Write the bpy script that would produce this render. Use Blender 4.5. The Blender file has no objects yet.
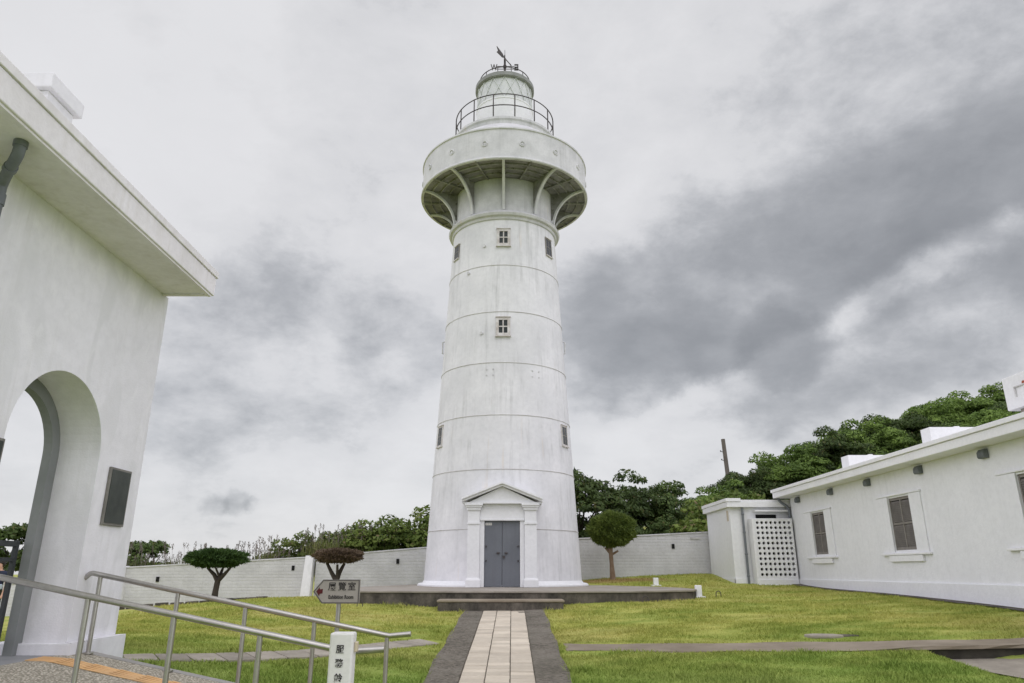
import bpy, bmesh, math, random
import numpy as np
from mathutils import Vector, Matrix

C = bpy.context.scene.collection
SC = bpy.context.scene
R = math.radians
random.seed(7); RNG = np.random.default_rng(7)
EZ = 1.6

# ------------------------------------------------------------------ camera
cam = bpy.data.cameras.new('camera'); cam_o = bpy.data.objects.new('camera', cam); C.objects.link(cam_o)
cam.sensor_width = 36.0; cam.lens = 710.0 / 1024 * 36.0
cam.clip_start = 0.05; cam.clip_end = 5000
cam_o.location = (0, 0, EZ)
PITCH = math.atan(229 / 710)
cam_o.rotation_euler = (math.pi / 2 + PITCH, 0, 0)
SC.camera = cam_o

# ------------------------------------------------------------------ exposure
SC.view_settings.view_transform = 'Standard'; SC.view_settings.look = 'None'
SC.view_settings.exposure = 0.0; SC.view_settings.gamma = 1.0
SC.view_settings.use_curve_mapping = False

# ------------------------------------------------------------------ sun and overcast sky
SUN_EL, SUN_AZ = R(56), R(160)          # azimuth clockwise from +y: behind the camera, a little to its right
sun_dir = Vector((math.sin(SUN_AZ) * math.cos(SUN_EL), math.cos(SUN_AZ) * math.cos(SUN_EL), math.sin(SUN_EL)))
sl = bpy.data.lights.new('sun', 'SUN'); sl.energy = 0.5; sl.angle = R(35); sl.color = (1.0, 0.985, 0.968)
sun = bpy.data.objects.new('sun', sl); C.objects.link(sun); sun.location = sun_dir * 60
sun.rotation_euler = sun_dir.to_track_quat('Z', 'Y').to_euler()

W = bpy.data.worlds.new('World'); SC.world = W; W.use_nodes = True
def sky_dir(px, py):                     # compass direction in which a cloud stands
    r = (px - 512) / 710; u = -(py - 341.5) / 710; c, s = math.cos(PITCH), math.sin(PITCH)
    return Vector((r, c - s * u, s + c * u)).normalized()
def build_sky():
    nt = W.node_tree; N = nt.nodes; L = nt.links; N.clear()
    out = N.new('ShaderNodeOutputWorld'); bg = N.new('ShaderNodeBackground'); L.new(bg.outputs[0], out.inputs[0])
    sky = N.new('ShaderNodeTexSky'); sky.sky_type = 'NISHITA'; sky.sun_disc = False
    sky.sun_elevation = SUN_EL; sky.sun_rotation = SUN_AZ
    tc = N.new('ShaderNodeTexCoord')
    def math_(op, a, b=None, clamp=False):
        m = N.new('ShaderNodeMath'); m.operation = op; m.use_clamp = clamp
        for i, v in ((0, a), (1, b)):
            if v is None: continue
            if isinstance(v, (int, float)): m.inputs[i].default_value = v
            else: L.new(v, m.inputs[i])
        return m.outputs[0]
    def vmath(op, a, b):
        m = N.new('ShaderNodeVectorMath'); m.operation = op
        for i, v in ((0, a), (1, b)):
            if isinstance(v, (tuple, Vector)): m.inputs[i].default_value = v
            else: L.new(v, m.inputs[i])
        return m
    d = tc.outputs['Generated']
    # cloud-deck coordinates: the layer gets denser towards the horizon
    sep = N.new('ShaderNodeSeparateXYZ'); L.new(d, sep.inputs[0])
    zc = math_('ADD', math_('MAXIMUM', sep.outputs[2], 0.0), 0.32)
    comb = N.new('ShaderNodeCombineXYZ')
    L.new(math_('DIVIDE', sep.outputs[0], zc), comb.inputs[0]); L.new(math_('DIVIDE', sep.outputs[1], zc), comb.inputs[1])
    def noise(vec, scale, detail, rough, dist=0.0, off=(0, 0, 0)):
        v = vmath('ADD', vec, off).outputs[0]
        n = N.new('ShaderNodeTexNoise'); n.inputs['Scale'].default_value = scale; n.inputs['Detail'].default_value = detail
        n.inputs['Roughness'].default_value = rough; n.inputs['Distortion'].default_value = dist
        L.new(v, n.inputs['Vector']); return n
    wn = noise(d, 2.6, 6, 0.58, 0.0, (3.1, 1.7, 0.4))
    warp = vmath('SCALE', vmath('SUBTRACT', wn.outputs['Color'], (0.5, 0.5, 0.5)).outputs[0], (0, 0, 0)); warp.inputs[3].default_value = 0.13
    wn2 = noise(d, 9, 8, 0.62, 0.0, (0.3, 5.7, 2.4))
    warp2 = vmath('SCALE', vmath('SUBTRACT', wn2.outputs['Color'], (0.5, 0.5, 0.5)).outputs[0], (0, 0, 0)); warp2.inputs[3].default_value = 0.06
    dw = vmath('ADD', vmath('ADD', d, warp.outputs[0]).outputs[0], warp2.outputs[0]).outputs[0]
    # cloud thickness: broken noise plus where the single clouds stand (direction, angular radius, thickness; - = gap)
    base = noise(comb.outputs[0], 1.9, 10, 0.60, 0.2)
    fine = noise(vmath('MULTIPLY', d, (1, 1, 1.7)).outputs[0], 7.5, 9, 0.62, 0.15, (1.0, 2.0, 0))
    D = math_('MULTIPLY_ADD', base.outputs[0], 0.70); D.node.inputs[2].default_value = -0.14
    D2 = math_('MULTIPLY_ADD', fine.outputs[0], 0.78); D2.node.inputs[2].default_value = -0.39
    D = math_('ADD', D, D2)
    def ramp_(val, a, b, lo=0.0, hi=1.0):
        m = N.new('ShaderNodeMapRange'); m.interpolation_type = 'SMOOTHSTEP'; m.inputs[1].default_value = a; m.inputs[2].default_value = b; m.inputs[3].default_value = lo; m.inputs[4].default_value = hi
        L.new(val, m.inputs[0]); return m.outputs[0]
    wa = vmath('SCALE', warp.outputs[0], (0, 0, 0)); wa.inputs[3].default_value = 0.40
    wb = vmath('SCALE', warp2.outputs[0], (0, 0, 0)); wb.inputs[3].default_value = 1.15
    dw2 = vmath('ADD', vmath('ADD', d, wa.outputs[0]).outputs[0], wb.outputs[0]).outputs[0]
    def above(p, q):                     # signed distance above the great circle through two directions
        n = sky_dir(*q).cross(sky_dir(*p)).normalized()
        if n.z < 0: n = -n
        return vmath('DOT_PRODUCT', dw2, tuple(n)).outputs['Value']
    # the long rain band rising to the right: a firm lower edge, fading upwards
    s1 = above((690, 395), (1024, 212))
    band = math_('MULTIPLY', ramp_(s1, -0.006, 0.022), ramp_(s1, 0.52, 0.06))
    side = vmath('DOT_PRODUCT', dw, tuple(sky_dir(700, 300).cross(Vector((0, 0, 1))).normalized())).outputs['Value']
    D = math_('ADD', D, math_('MULTIPLY', math_('MULTIPLY', band, ramp_(side, -0.28, 0.05)), 0.36))
    s2 = above((840, 392), (1024, 300))
    D = math_('ADD', D, math_('MULTIPLY', math_('MULTIPLY', math_('MULTIPLY', ramp_(s2, -0.09, 0.0), ramp_(s2, 0.075, 0.05)), ramp_(side, 0.10, 0.24)), 0.26))
    clouds = [((1060, 190), .16, .16), ((900, 235), .13, .12), ((640, 315), .12, .20), ((590, 345), .09, .12),
              ((785, 345), .062, .40), ((720, 352), .06, .16), ((258, 280), .085, .17), ((305, 300), .06, .09), ((400, 345), .095, .14), ((470, 330), .09, .06), ((330, 330), .12, .03),
              ((330, 400), .10, .05), ((190, 410), .10, .08), ((330, 445), .09, .06), ((214, 505), .020, .15), ((236, 501), .022, .18), ((252, 505), .014, .12), ((335, 508), .016, .12), ((352, 510), .014, .10), ((800, 410), .09, .10),
              ((600, 90), .26, -.16), ((60, 60), .30, -.20), ((200, 190), .10, -.14), ((600, 425), .09, -.10), ((380, 490), .16, -.10), ((430, 240), .09, -.10), ((620, 215), .06, -.06), ((960, 292), .06, -.18)]
    for (p, rad, amt) in clouds:
        dist = vmath('DISTANCE', dw2, tuple(sky_dir(*p))).outputs['Value']
        mr = N.new('ShaderNodeMapRange'); mr.interpolation_type = 'SMOOTHSTEP'
        mr.inputs['From Min'].default_value = rad * 1.2; mr.inputs['From Max'].default_value = rad * 0.5
        mr.inputs['To Min'].default_value = 0.0; mr.inputs['To Max'].default_value = amt
        L.new(dist, mr.inputs['Value']); D = math_('ADD', D, mr.outputs[0])
    th = N.new('ShaderNodeValToRGB'); el = th.color_ramp.elements; th.color_ramp.interpolation = 'EASE'
    pts = [(0.0, .80), (.24, .73), (.35, .62), (.46, .50), (.60, .405), (.80, .335), (1.0, .29)]
    el[0].position, el[0].color = pts[0][0], (pts[0][1],) * 3 + (1,); el[1].position, el[1].color = pts[-1][0], (pts[-1][1],) * 3 + (1,)
    for q, c in pts[1:-1]: e_ = el.new(q); e_.color = (c, c, c, 1)
    th.color_ramp.interpolation = 'LINEAR'
    L.new(D, th.inputs[0])
    soft = noise(comb.outputs[0], 3.4, 8, 0.6, 0.2, (7.0, 4.0, 0)); v = math_('ADD', th.outputs[0], math_('MULTIPLY', math_('SUBTRACT', soft.outputs[0], 0.5), 0.12))
    # the veiled sun brightens the deck around it
    dist = vmath('DISTANCE', d, tuple(sun_dir)).outputs['Value']
    mr = N.new('ShaderNodeMapRange'); mr.interpolation_type = 'SMOOTHSTEP'
    mr.inputs['From Min'].default_value = 1.25; mr.inputs['From Max'].default_value = 0.0; mr.inputs['To Min'].default_value = 0; mr.inputs['To Max'].default_value = 0.55
    L.new(dist, mr.inputs['Value']); v = math_('ADD', v, mr.outputs[0])
    v = math_('MAXIMUM', v, 0.28)
    # grey-blue in the thick parts, neutral in the thin ones
    ramp = N.new('ShaderNodeValToRGB'); e = ramp.color_ramp.elements
    e[0].position = 0.25; e[0].color = (0.94, 0.975, 1.045, 1); e[1].position = 0.78; e[1].color = (0.99, 0.988, 1.01, 1)
    L.new(v, ramp.inputs[0])
    mul = vmath('SCALE', ramp.outputs[0], (0, 0, 0)); L.new(v, mul.inputs[3])
    # added fill light: the unseen sky behind the camera is brightened
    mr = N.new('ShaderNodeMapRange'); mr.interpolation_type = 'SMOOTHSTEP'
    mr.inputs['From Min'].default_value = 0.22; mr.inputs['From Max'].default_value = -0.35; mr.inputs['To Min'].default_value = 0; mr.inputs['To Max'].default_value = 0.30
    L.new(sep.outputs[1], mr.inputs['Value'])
    ms = N.new('ShaderNodeMapRange'); ms.interpolation_type = 'SMOOTHSTEP'                      # added side glow, out of view, brightens the side-facing walls
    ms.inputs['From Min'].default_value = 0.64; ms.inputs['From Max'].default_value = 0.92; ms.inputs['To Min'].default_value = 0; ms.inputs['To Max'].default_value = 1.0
    L.new(math_('ABSOLUTE', sep.outputs[0]), ms.inputs['Value']); sky_fill = math_('ADD', mr.outputs[0], ms.outputs[0])
    thin = vmath('SCALE', (1.01, 0.965, 1.20), (0, 0, 0)); L.new(sky_fill, thin.inputs[3]); mul = vmath('ADD', mul.outputs[0], thin.outputs[0])  # tint of the added fill, offsets the green bounce on the walls
    # a little of the clear sky comes through
    clear = vmath('SCALE', sky.outputs[0], (0, 0, 0)); clear.inputs[3].default_value = 0.1
    mix = N.new('ShaderNodeMix'); mix.data_type = 'RGBA'; mix.inputs['Factor'].default_value = 0.93
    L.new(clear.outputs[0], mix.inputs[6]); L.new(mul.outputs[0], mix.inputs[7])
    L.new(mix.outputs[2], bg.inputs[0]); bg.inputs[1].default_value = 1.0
build_sky()

# ------------------------------------------------------------------ materials
def mat(name, base, rough=0.8, var=None, vscale=1.5, bump=0.0, bscale=30, metal=0.0, streak=None, streak_amt=0.0, extra=None, island=0.0, spec=0.3, coords='Object'):
    m = bpy.data.materials.new(name); m.use_nodes = True; nt = m.node_tree; N = nt.nodes; L = nt.links
    p = N['Principled BSDF']; p.inputs['Roughness'].default_value = rough; p.inputs['Metallic'].default_value = metal
    p.inputs['Specular IOR Level'].default_value = spec
    if coords == 'World':
        g = N.new('ShaderNodeNewGeometry'); vec = g.outputs['Position']
    else:
        t = N.new('ShaderNodeTexCoord'); vec = t.outputs['Object']
    def rgb(c): return (*c, 1)
    def noise(scale, det=6, rg=0.6, v=vec, dist=0):
        n = N.new('ShaderNodeTexNoise'); n.inputs['Scale'].default_value = scale; n.inputs['Detail'].default_value = det
        n.inputs['Roughness'].default_value = rg; n.inputs['Distortion'].default_value = dist; L.new(v, n.inputs['Vector']); return n.outputs[0]
    def mix(f, a, b):
        x = N.new('ShaderNodeMix'); x.data_type = 'RGBA'
        for i, v in ((0, f), (6, a), (7, b)):
            if isinstance(v, tuple): x.inputs[i].default_value = v
            elif isinstance(v, (int, float)): x.inputs[i].default_value = v
            else: L.new(v, x.inputs[i])
        return x.outputs[2]
    def rng(x, a, b, c=0.0, d=1.0):
        r = N.new('ShaderNodeMapRange'); r.inputs[1].default_value = a; r.inputs[2].default_value = b; r.inputs[3].default_value = c; r.inputs[4].default_value = d
        L.new(x, r.inputs[0]); return r.outputs[0]
    def stretch(sx, sy, sz):
        mp = N.new('ShaderNodeMapping'); mp.inputs['Scale'].default_value = (sx, sy, sz); L.new(vec, mp.inputs[0]); return mp.outputs[0]
    col = rgb(base)
    if var is not None:
        col = mix(rng(noise(vscale), 0.35, 0.68), col, rgb(var))
        col = mix(rng(noise(vscale * 9, 4), 0.4, 0.9, 0, 0.35), col, rgb(tuple(c * 0.72 for c in var)))
    if streak is not None:
        f = noise(1.0, 6, 0.65, stretch(5.5, 5.5, 0.28)); blot = noise(0.8, 4, 0.6)
        x = N.new('ShaderNodeMath'); x.operation = 'MULTIPLY'; L.new(rng(f, 0.5, 0.8), x.inputs[0]); L.new(rng(blot, 0.38, 0.66), x.inputs[1])
        y = N.new('ShaderNodeMath'); y.operation = 'MULTIPLY'; L.new(x.outputs[0], y.inputs[0]); y.inputs[1].default_value = streak_amt
        col = mix(y.outputs[0], col, rgb(streak))
    if island:
        g = N.new('ShaderNodeNewGeometry')
        hsv = N.new('ShaderNodeHueSaturation'); L.new(rng(g.outputs['Random Per Island'], 0, 1, 1 - island, 1 + island), hsv.inputs['Value'])
        if isinstance(col, tuple): hsv.inputs['Color'].default_value = col
        else: L.new(col, hsv.inputs['Color'])
        col = hsv.outputs[0]
    if extra: col = extra(N, L, vec, col, mix, rng, noise, stretch)
    if isinstance(col, tuple): p.inputs['Base Color'].default_value = col
    else: L.new(col, p.inputs['Base Color'])
    if bump:
        b = N.new('ShaderNodeBump'); b.inputs['Strength'].default_value = bump; b.inputs['Distance'].default_value = 0.02
        L.new(noise(bscale, 5), b.inputs['Height']); L.new(b.outputs[0], p.inputs['Normal'])
    return m

def rust_streaks(N, L, vec, col, mix, rng, noise, stretch):
    f = noise(1.0, 3, 0.5, stretch(3.2, 3.2, 0.12)); g = noise(0.45, 3, 0.5)
    x = N.new('ShaderNodeMath'); x.operation = 'MULTIPLY'; L.new(rng(f, 0.64, 0.74), x.inputs[0]); L.new(rng(g, 0.48, 0.6), x.inputs[1])
    y = N.new('ShaderNodeMath'); y.operation = 'MULTIPLY'; L.new(x.outputs[0], y.inputs[0]); y.inputs[1].default_value = 0.45
    return mix(y.outputs[0], col, (0.62, 0.45, 0.24, 1))
def patches(N, L, vec, col, mix, rng, noise, stretch):       # old paint touched up in patches
    f = noise(1.3, 2, 0.4, stretch(1, 1, 0.6), 1.2)
    col = mix(rng(f, 0.54, 0.62, 0, 0.5), col, (0.68, 0.68, 0.69, 1))
    return mix(rng(noise(2.2, 3, 0.5, stretch(1, 1, 0.5), 1.5), 0.60, 0.68, 0, 0.4), col, (0.85, 0.845, 0.86, 1))
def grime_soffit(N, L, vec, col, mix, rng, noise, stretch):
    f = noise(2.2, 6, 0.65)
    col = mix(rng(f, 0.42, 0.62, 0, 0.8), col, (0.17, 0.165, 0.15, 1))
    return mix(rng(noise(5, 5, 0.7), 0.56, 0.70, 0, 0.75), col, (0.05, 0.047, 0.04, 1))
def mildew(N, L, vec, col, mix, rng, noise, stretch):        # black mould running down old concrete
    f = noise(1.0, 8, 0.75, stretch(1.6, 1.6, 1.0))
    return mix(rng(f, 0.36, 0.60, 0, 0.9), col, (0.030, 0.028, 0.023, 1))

M = {}
M['tower'] = mat('white_tower_paint', (0.745, 0.74, 0.755), 0.6, (0.63, 0.63, 0.645), 0.75, 0.06, 14, streak=(0.36, 0.36, 0.355), streak_amt=0.9, extra=rust_streaks)
M['tower_low'] = mat('white_trim_paint', (0.79, 0.79, 0.805), 0.55, (0.73, 0.735, 0.745), 1.2, 0.05, 30)
M['gallery'] = mat('weathered_gallery_paint', (0.66, 0.655, 0.67), 0.6, (0.52, 0.52, 0.53), 1.6, 0.08, 20, streak=(0.30, 0.30, 0.29), streak_amt=0.8, extra=rust_streaks)
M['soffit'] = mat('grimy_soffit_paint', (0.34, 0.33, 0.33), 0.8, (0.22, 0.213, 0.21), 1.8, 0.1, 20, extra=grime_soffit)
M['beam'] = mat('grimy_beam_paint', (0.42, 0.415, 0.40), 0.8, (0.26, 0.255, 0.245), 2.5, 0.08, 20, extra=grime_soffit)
M['seam'] = mat('seam_joint', (0.42, 0.40, 0.38), 0.8, (0.66, 0.655, 0.65), 1.6)
M['brownframe'] = mat('faded_brown_frame', (0.44, 0.40, 0.37), 0.7, (0.66, 0.645, 0.63), 5)
M['darkglass'] = mat('dark_window_glass', (0.02, 0.026, 0.025), 0.2, (0.04, 0.047, 0.044), 3, spec=0.25)
M['greydoor'] = mat('grey_door_paint', (0.135, 0.145, 0.165), 0.45, (0.155, 0.165, 0.185), 2.0, 0.03, 20, streak=(0.10, 0.105, 0.115), streak_amt=0.5)
M['stucco'] = mat('white_stucco', (0.83, 0.822, 0.85), 0.85, (0.77, 0.763, 0.785), 0.9, 0.18, 45, streak=(0.55, 0.54, 0.52), streak_amt=0.7, extra=patches)
M['stucco_eave'] = mat('weathered_eave_plaster', (0.83, 0.805, 0.83), 0.85, (0.73, 0.705, 0.71), 1.4, 0.12, 40, streak=(0.46, 0.42, 0.36), streak_amt=0.6)
M['house'] = mat('house_white_stucco', (0.80, 0.805, 0.815), 0.85, (0.765, 0.77, 0.78), 0.9, 0.35, 22, streak=(0.60, 0.61, 0.61), streak_amt=0.55)
M['house_trim'] = mat('house_white_trim', (0.83, 0.83, 0.835), 0.7, (0.77, 0.77, 0.775), 1.4, 0.08, 30, streak=(0.58, 0.58, 0.56), streak_amt=0.35)
M['shutter'] = mat('grey_brown_slats', (0.15, 0.138, 0.122), 0.7, (0.20, 0.185, 0.165), 5)
M['shutter_frame'] = mat('grey_shutter_frame', (0.19, 0.175, 0.155), 0.65, (0.24, 0.222, 0.20), 5)
M['archframe'] = mat('grey_green_arch_frame', (0.20, 0.212, 0.205), 0.7, (0.25, 0.262, 0.255), 1.4, 0.05, 30)
M['plaque'] = mat('dark_stone_plaque', (0.03, 0.036, 0.033), 0.42, (0.07, 0.078, 0.07), 2.2, 0.05, 60, spec=0.25)
M['plaque_rim'] = mat('grey_stone_rim', (0.16, 0.155, 0.14), 0.7, (0.24, 0.23, 0.205), 5)
M['pipe'] = mat('grey_drainpipe', (0.13, 0.145, 0.16), 0.5, (0.19, 0.205, 0.22), 3)
M['hood'] = mat('grey_vent_hood', (0.115, 0.13, 0.14), 0.6, (0.17, 0.185, 0.195), 6)
M['iron'] = mat('dark_iron', (0.045, 0.042, 0.045), 0.6, (0.09, 0.075, 0.07), 6)
M['gate_iron'] = mat('dark_gate_paint', (0.035, 0.040, 0.042), 0.5, (0.06, 0.065, 0.065), 5)
M['lantern'] = mat('lantern_panes', (0.66, 0.67, 0.675), 0.35, (0.55, 0.565, 0.57), 2.5, spec=0.5)
M['lattice'] = mat('lantern_lattice', (0.74, 0.76, 0.75), 0.5, (0.60, 0.62, 0.61), 4)
M['lead'] = mat('lead_grey_roof', (0.30, 0.31, 0.30), 0.6, (0.22, 0.225, 0.215), 3)
M['steel'] = mat('brushed_steel', (0.50, 0.485, 0.46), 0.36, (0.42, 0.40, 0.375), 4, metal=1.0, bump=0.02, bscale=80)
M['pole_wood'] = mat('old_wood_pole', (0.115, 0.10, 0.085), 0.9, (0.17, 0.15, 0.13), 3)
def brick_relief(N, L, vec, col, mix, rng, noise, stretch):
    return col
M['wall'] = mat('whitewashed_brick', (0.64, 0.635, 0.65), 0.9, (0.53, 0.525, 0.535), 1.1, 0.0, streak=(0.48, 0.485, 0.475), streak_amt=0.35)
def add_bricks(m):
    nt = m.node_tree; N = nt.nodes; L = nt.links; p = N['Principled BSDF']
    t = N.new('ShaderNodeTexCoord'); mp = N.new('ShaderNodeMapping'); mp.inputs['Rotation'].default_value = (R(90), 0, 0); L.new(t.outputs['Object'], mp.inputs[0])
    b = N.new('ShaderNodeTexBrick'); b.inputs['Scale'].default_value = 1.0; b.inputs['Brick Width'].default_value = 0.42; b.inputs['Row Height'].default_value = 0.13
    b.inputs['Mortar Size'].default_value = 0.014; b.inputs['Mortar Smooth'].default_value = 0.4; L.new(mp.outputs[0], b.inputs['Vector'])
    n = N.new('ShaderNodeTexNoise'); n.inputs['Scale'].default_value = 7; n.inputs['Detail'].default_value = 5; L.new(t.outputs['Object'], n.inputs['Vector'])
    a = N.new('ShaderNodeMath'); a.operation = 'MULTIPLY_ADD'; L.new(n.outputs[0], a.inputs[0]); a.inputs[1].default_value = 0.9; 
    inv = N.new('ShaderNodeMath'); inv.operation = 'SUBTRACT'; inv.inputs[0].default_value = 1.0; L.new(b.outputs['Fac'], inv.inputs[1]); L.new(inv.outputs[0], a.inputs[2])
    bp = N.new('ShaderNodeBump'); bp.inputs['Strength'].default_value = 0.55; bp.inputs['Distance'].default_value = 0.03; L.new(a.outputs[0], bp.inputs['Height']); L.new(bp.outputs[0], p.inputs['Normal'])
add_bricks(M['wall'])
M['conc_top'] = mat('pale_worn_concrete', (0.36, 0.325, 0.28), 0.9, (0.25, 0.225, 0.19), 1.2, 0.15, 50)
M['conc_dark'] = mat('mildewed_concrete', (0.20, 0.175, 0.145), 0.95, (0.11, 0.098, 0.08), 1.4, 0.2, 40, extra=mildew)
def dark_pebbles(N, L, vec, col, mix, rng, noise, stretch):
    v = N.new('ShaderNodeTexVoronoi'); v.inputs['Scale'].default_value = 24; L.new(vec, v.inputs['Vector'])
    h = N.new('ShaderNodeSeparateColor'); L.new(v.outputs['Color'], h.inputs[0])
    col = mix(rng(h.outputs[0], 0, 1, 0, 0.8), (0.08, 0.07, 0.055, 1), (0.23, 0.205, 0.165, 1))
    col = mix(rng(noise(1.1, 5, 0.65), 0.42, 0.66, 0, 0.55), col, (0.22, 0.20, 0.165, 1))
    return mix(rng(noise(0.7, 4, 0.6), 0.52, 0.7, 0, 0.6), col, (0.075, 0.07, 0.05, 1))
M['border'] = mat('dark_pebble_border', (0.14, 0.12, 0.10), 0.95, None, 1.0, 0.4, 160, extra=dark_pebbles)
M['paver'] = mat('buff_pavers', (0.60, 0.535, 0.435), 0.9, (0.49, 0.43, 0.345), 1.6, 0.15, 60, island=0.13)
M['strip'] = mat('brown_grey_stone', (0.20, 0.165, 0.122), 0.95, (0.31, 0.265, 0.205), 1.3, 0.3, 60)
M['slab'] = mat('grey_slab', (0.36, 0.325, 0.27), 0.95, (0.24, 0.215, 0.18), 2.2, 0.4, 40, island=0.16)
M['shade_face'] = mat('shade_black_concrete', (0.035, 0.032, 0.027), 0.95, (0.075, 0.068, 0.055), 3.0, 0.2, 40)  # near-black concrete: shade under the strip's overhang put into the colour
M['smooth'] = mat('smooth_grey_paving', (0.27, 0.275, 0.28), 0.55, (0.22, 0.225, 0.23), 1.5, 0.05, 60)
def pebbles(N, L, vec, col, mix, rng, noise, stretch):
    v = N.new('ShaderNodeTexVoronoi'); v.inputs['Scale'].default_value = 42; L.new(vec, v.inputs['Vector'])
    h = N.new('ShaderNodeSeparateColor'); L.new(v.outputs['Color'], h.inputs[0])
    col = mix(rng(h.outputs[0], 0, 1, 0, 0.85), (0.36, 0.33, 0.26, 1), (0.78, 0.72, 0.60, 1))
    return mix(rng(v.outputs['Distance'], 0.30, 0.62, 0, 0.9), col, (0.22, 0.20, 0.155, 1))
M['pebble'] = mat('pebble_wash', (0.3, 0.28, 0.24), 0.85, None, 1, 0.5, 90, extra=pebbles)
M['kerb'] = mat('grey_kerb', (0.36, 0.35, 0.33), 0.9, (0.29, 0.28, 0.26), 2.0, 0.15, 60)
M['tactile'] = mat('orange_tactile', (0.72, 0.44, 0.20), 0.8, (0.60, 0.39, 0.20), 2.5, 0.1, 60, island=0.08)
M['post_white'] = mat('white_post_paint', (0.75, 0.745, 0.72), 0.6, (0.66, 0.65, 0.62), 3, 0.05, 40)
M['ink'] = mat('dark_lettering', (0.03, 0.028, 0.027), 0.7)
M['maroon'] = mat('maroon_mark', (0.085, 0.012, 0.014), 0.6)
M['signplate'] = mat('grey_beige_stone_panel', (0.36, 0.335, 0.30), 0.8, (0.30, 0.28, 0.25), 8, 0.1, 80)
M['signrim'] = mat('dark_sign_edge', (0.10, 0.09, 0.085), 0.7, (0.14, 0.13, 0.12), 8)
M['bark'] = mat('pale_bark', (0.20, 0.135, 0.09), 0.95, (0.28, 0.205, 0.145), 5, 0.6, 30)
M['bark_dark'] = mat('dark_bark', (0.05, 0.04, 0.034), 0.95, (0.085, 0.07, 0.058), 5, 0.6, 30)
M['black'] = mat('black_hole', (0.012, 0.012, 0.012), 0.9)
M['cyan_bell'] = mat('beige_bell_button', (0.55, 0.48, 0.34), 0.5)
M['skin'] = mat('skin', (0.50, 0.30, 0.21), 0.6)
M['hair'] = mat('dark_hair', (0.02, 0.016, 0.014), 0.6)
M['navy'] = mat('navy_shirt', (0.02, 0.026, 0.05), 0.85, (0.03, 0.036, 0.065), 6)
M['olive'] = mat('dark_trousers', (0.035, 0.037, 0.028), 0.9, (0.055, 0.055, 0.04), 6)
M['pinkprint'] = mat('pink_print', (0.55, 0.20, 0.16), 0.8)
M['palebag'] = mat('pale_bag', (0.42, 0.50, 0.55), 0.7)
M['redtape'] = mat('rust_red_band', (0.34, 0.10, 0.06), 0.8)

def leaf_mat(name, a, b, dry=None, trans=0.25, rough=0.55):
    m = bpy.data.materials.new(name); m.use_nodes = True; nt = m.node_tree; N = nt.nodes; L = nt.links
    p = N['Principled BSDF']; p.inputs['Roughness'].default_value = rough; p.inputs['Specular IOR Level'].default_value = 0.25
    g = N.new('ShaderNodeNewGeometry'); oi = N.new('ShaderNodeObjectInfo')
    n = N.new('ShaderNodeTexNoise'); n.inputs['Scale'].default_value = 0.55; n.inputs['Detail'].default_value = 4; L.new(g.outputs['Position'], n.inputs['Vector'])
    add = N.new('ShaderNodeMath'); add.operation = 'MULTIPLY_ADD'; L.new(g.outputs['Random Per Island'], add.inputs[0]); add.inputs[1].default_value = 0.55
    mr = N.new('ShaderNodeMapRange'); mr.inputs[1].default_value = 0.3; mr.inputs[2].default_value = 0.7; mr.inputs[3].default_value = -0.05; mr.inputs[4].default_value = 0.55; L.new(n.outputs[0], mr.inputs[0]); L.new(mr.outputs[0], add.inputs[2])
    mx = N.new('ShaderNodeMix'); mx.data_type = 'RGBA'; L.new(add.outputs[0], mx.inputs[0]); mx.inputs[6].default_value = (*a, 1); mx.inputs[7].default_value = (*b, 1)
    col = mx.outputs[2]
    if dry:
        m2 = N.new('ShaderNodeMix'); m2.data_type = 'RGBA'; r2 = N.new('ShaderNodeMapRange'); r2.inputs[1].default_value = 0.90; r2.inputs[2].default_value = 0.98
        L.new(g.outputs['Random Per Island'], r2.inputs[0]); L.new(r2.outputs[0], m2.inputs[0]); L.new(col, m2.inputs[6]); m2.inputs[7].default_value = (*dry, 1); col = m2.outputs[2]
    hsv = N.new('ShaderNodeHueSaturation'); r3 = N.new('ShaderNodeMapRange'); r3.inputs[3].default_value = 0.8; r3.inputs[4].default_value = 1.2; L.new(oi.outputs['Random'], r3.inputs[0]); L.new(r3.outputs[0], hsv.inputs['Value']); L.new(col, hsv.inputs['Color'])
    L.new(hsv.outputs[0], p.inputs['Base Color'])
    t = N.new('ShaderNodeBsdfTranslucent'); L.new(hsv.outputs[0], t.inputs[0]); ms = N.new('ShaderNodeMixShader'); ms.inputs[0].default_value = trans
    L.new(p.outputs[0], ms.inputs[1]); L.new(t.outputs[0], ms.inputs[2]); L.new(ms.outputs[0], N['Material Output'].inputs[0])
    return m
M['leaf_hill'] = leaf_mat('glossy_broad_leaves', (0.048, 0.092, 0.018), (0.215, 0.315, 0.065))
M['leaf_dark'] = leaf_mat('dark_broad_leaves', (0.027, 0.050, 0.014), (0.115, 0.17, 0.045), dry=(0.13, 0.12, 0.04))
M['leaf_bright'] = leaf_mat('yellow_green_leaves', (0.055, 0.10, 0.016), (0.22, 0.28, 0.06), dry=(0.22, 0.17, 0.09))
M['leaf_pruned'] = leaf_mat('fine_dark_needles', (0.020, 0.046, 0.012), (0.070, 0.120, 0.030), trans=0.15)
M['leaf_olive'] = leaf_mat('fine_olive_needles', (0.075, 0.125, 0.024), (0.24, 0.30, 0.065), trans=0.15)
M['leaf_brown'] = leaf_mat('dead_brown_needles', (0.070, 0.048, 0.032), (0.20, 0.145, 0.095), trans=0.1)
M['reed'] = leaf_mat('green_reed_leaves', (0.06, 0.085, 0.02), (0.18, 0.19, 0.06), dry=(0.26, 0.21, 0.13))
M['plume'] = leaf_mat('dry_reed_plumes', (0.15, 0.128, 0.112), (0.29, 0.25, 0.215), trans=0.2)

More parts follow.
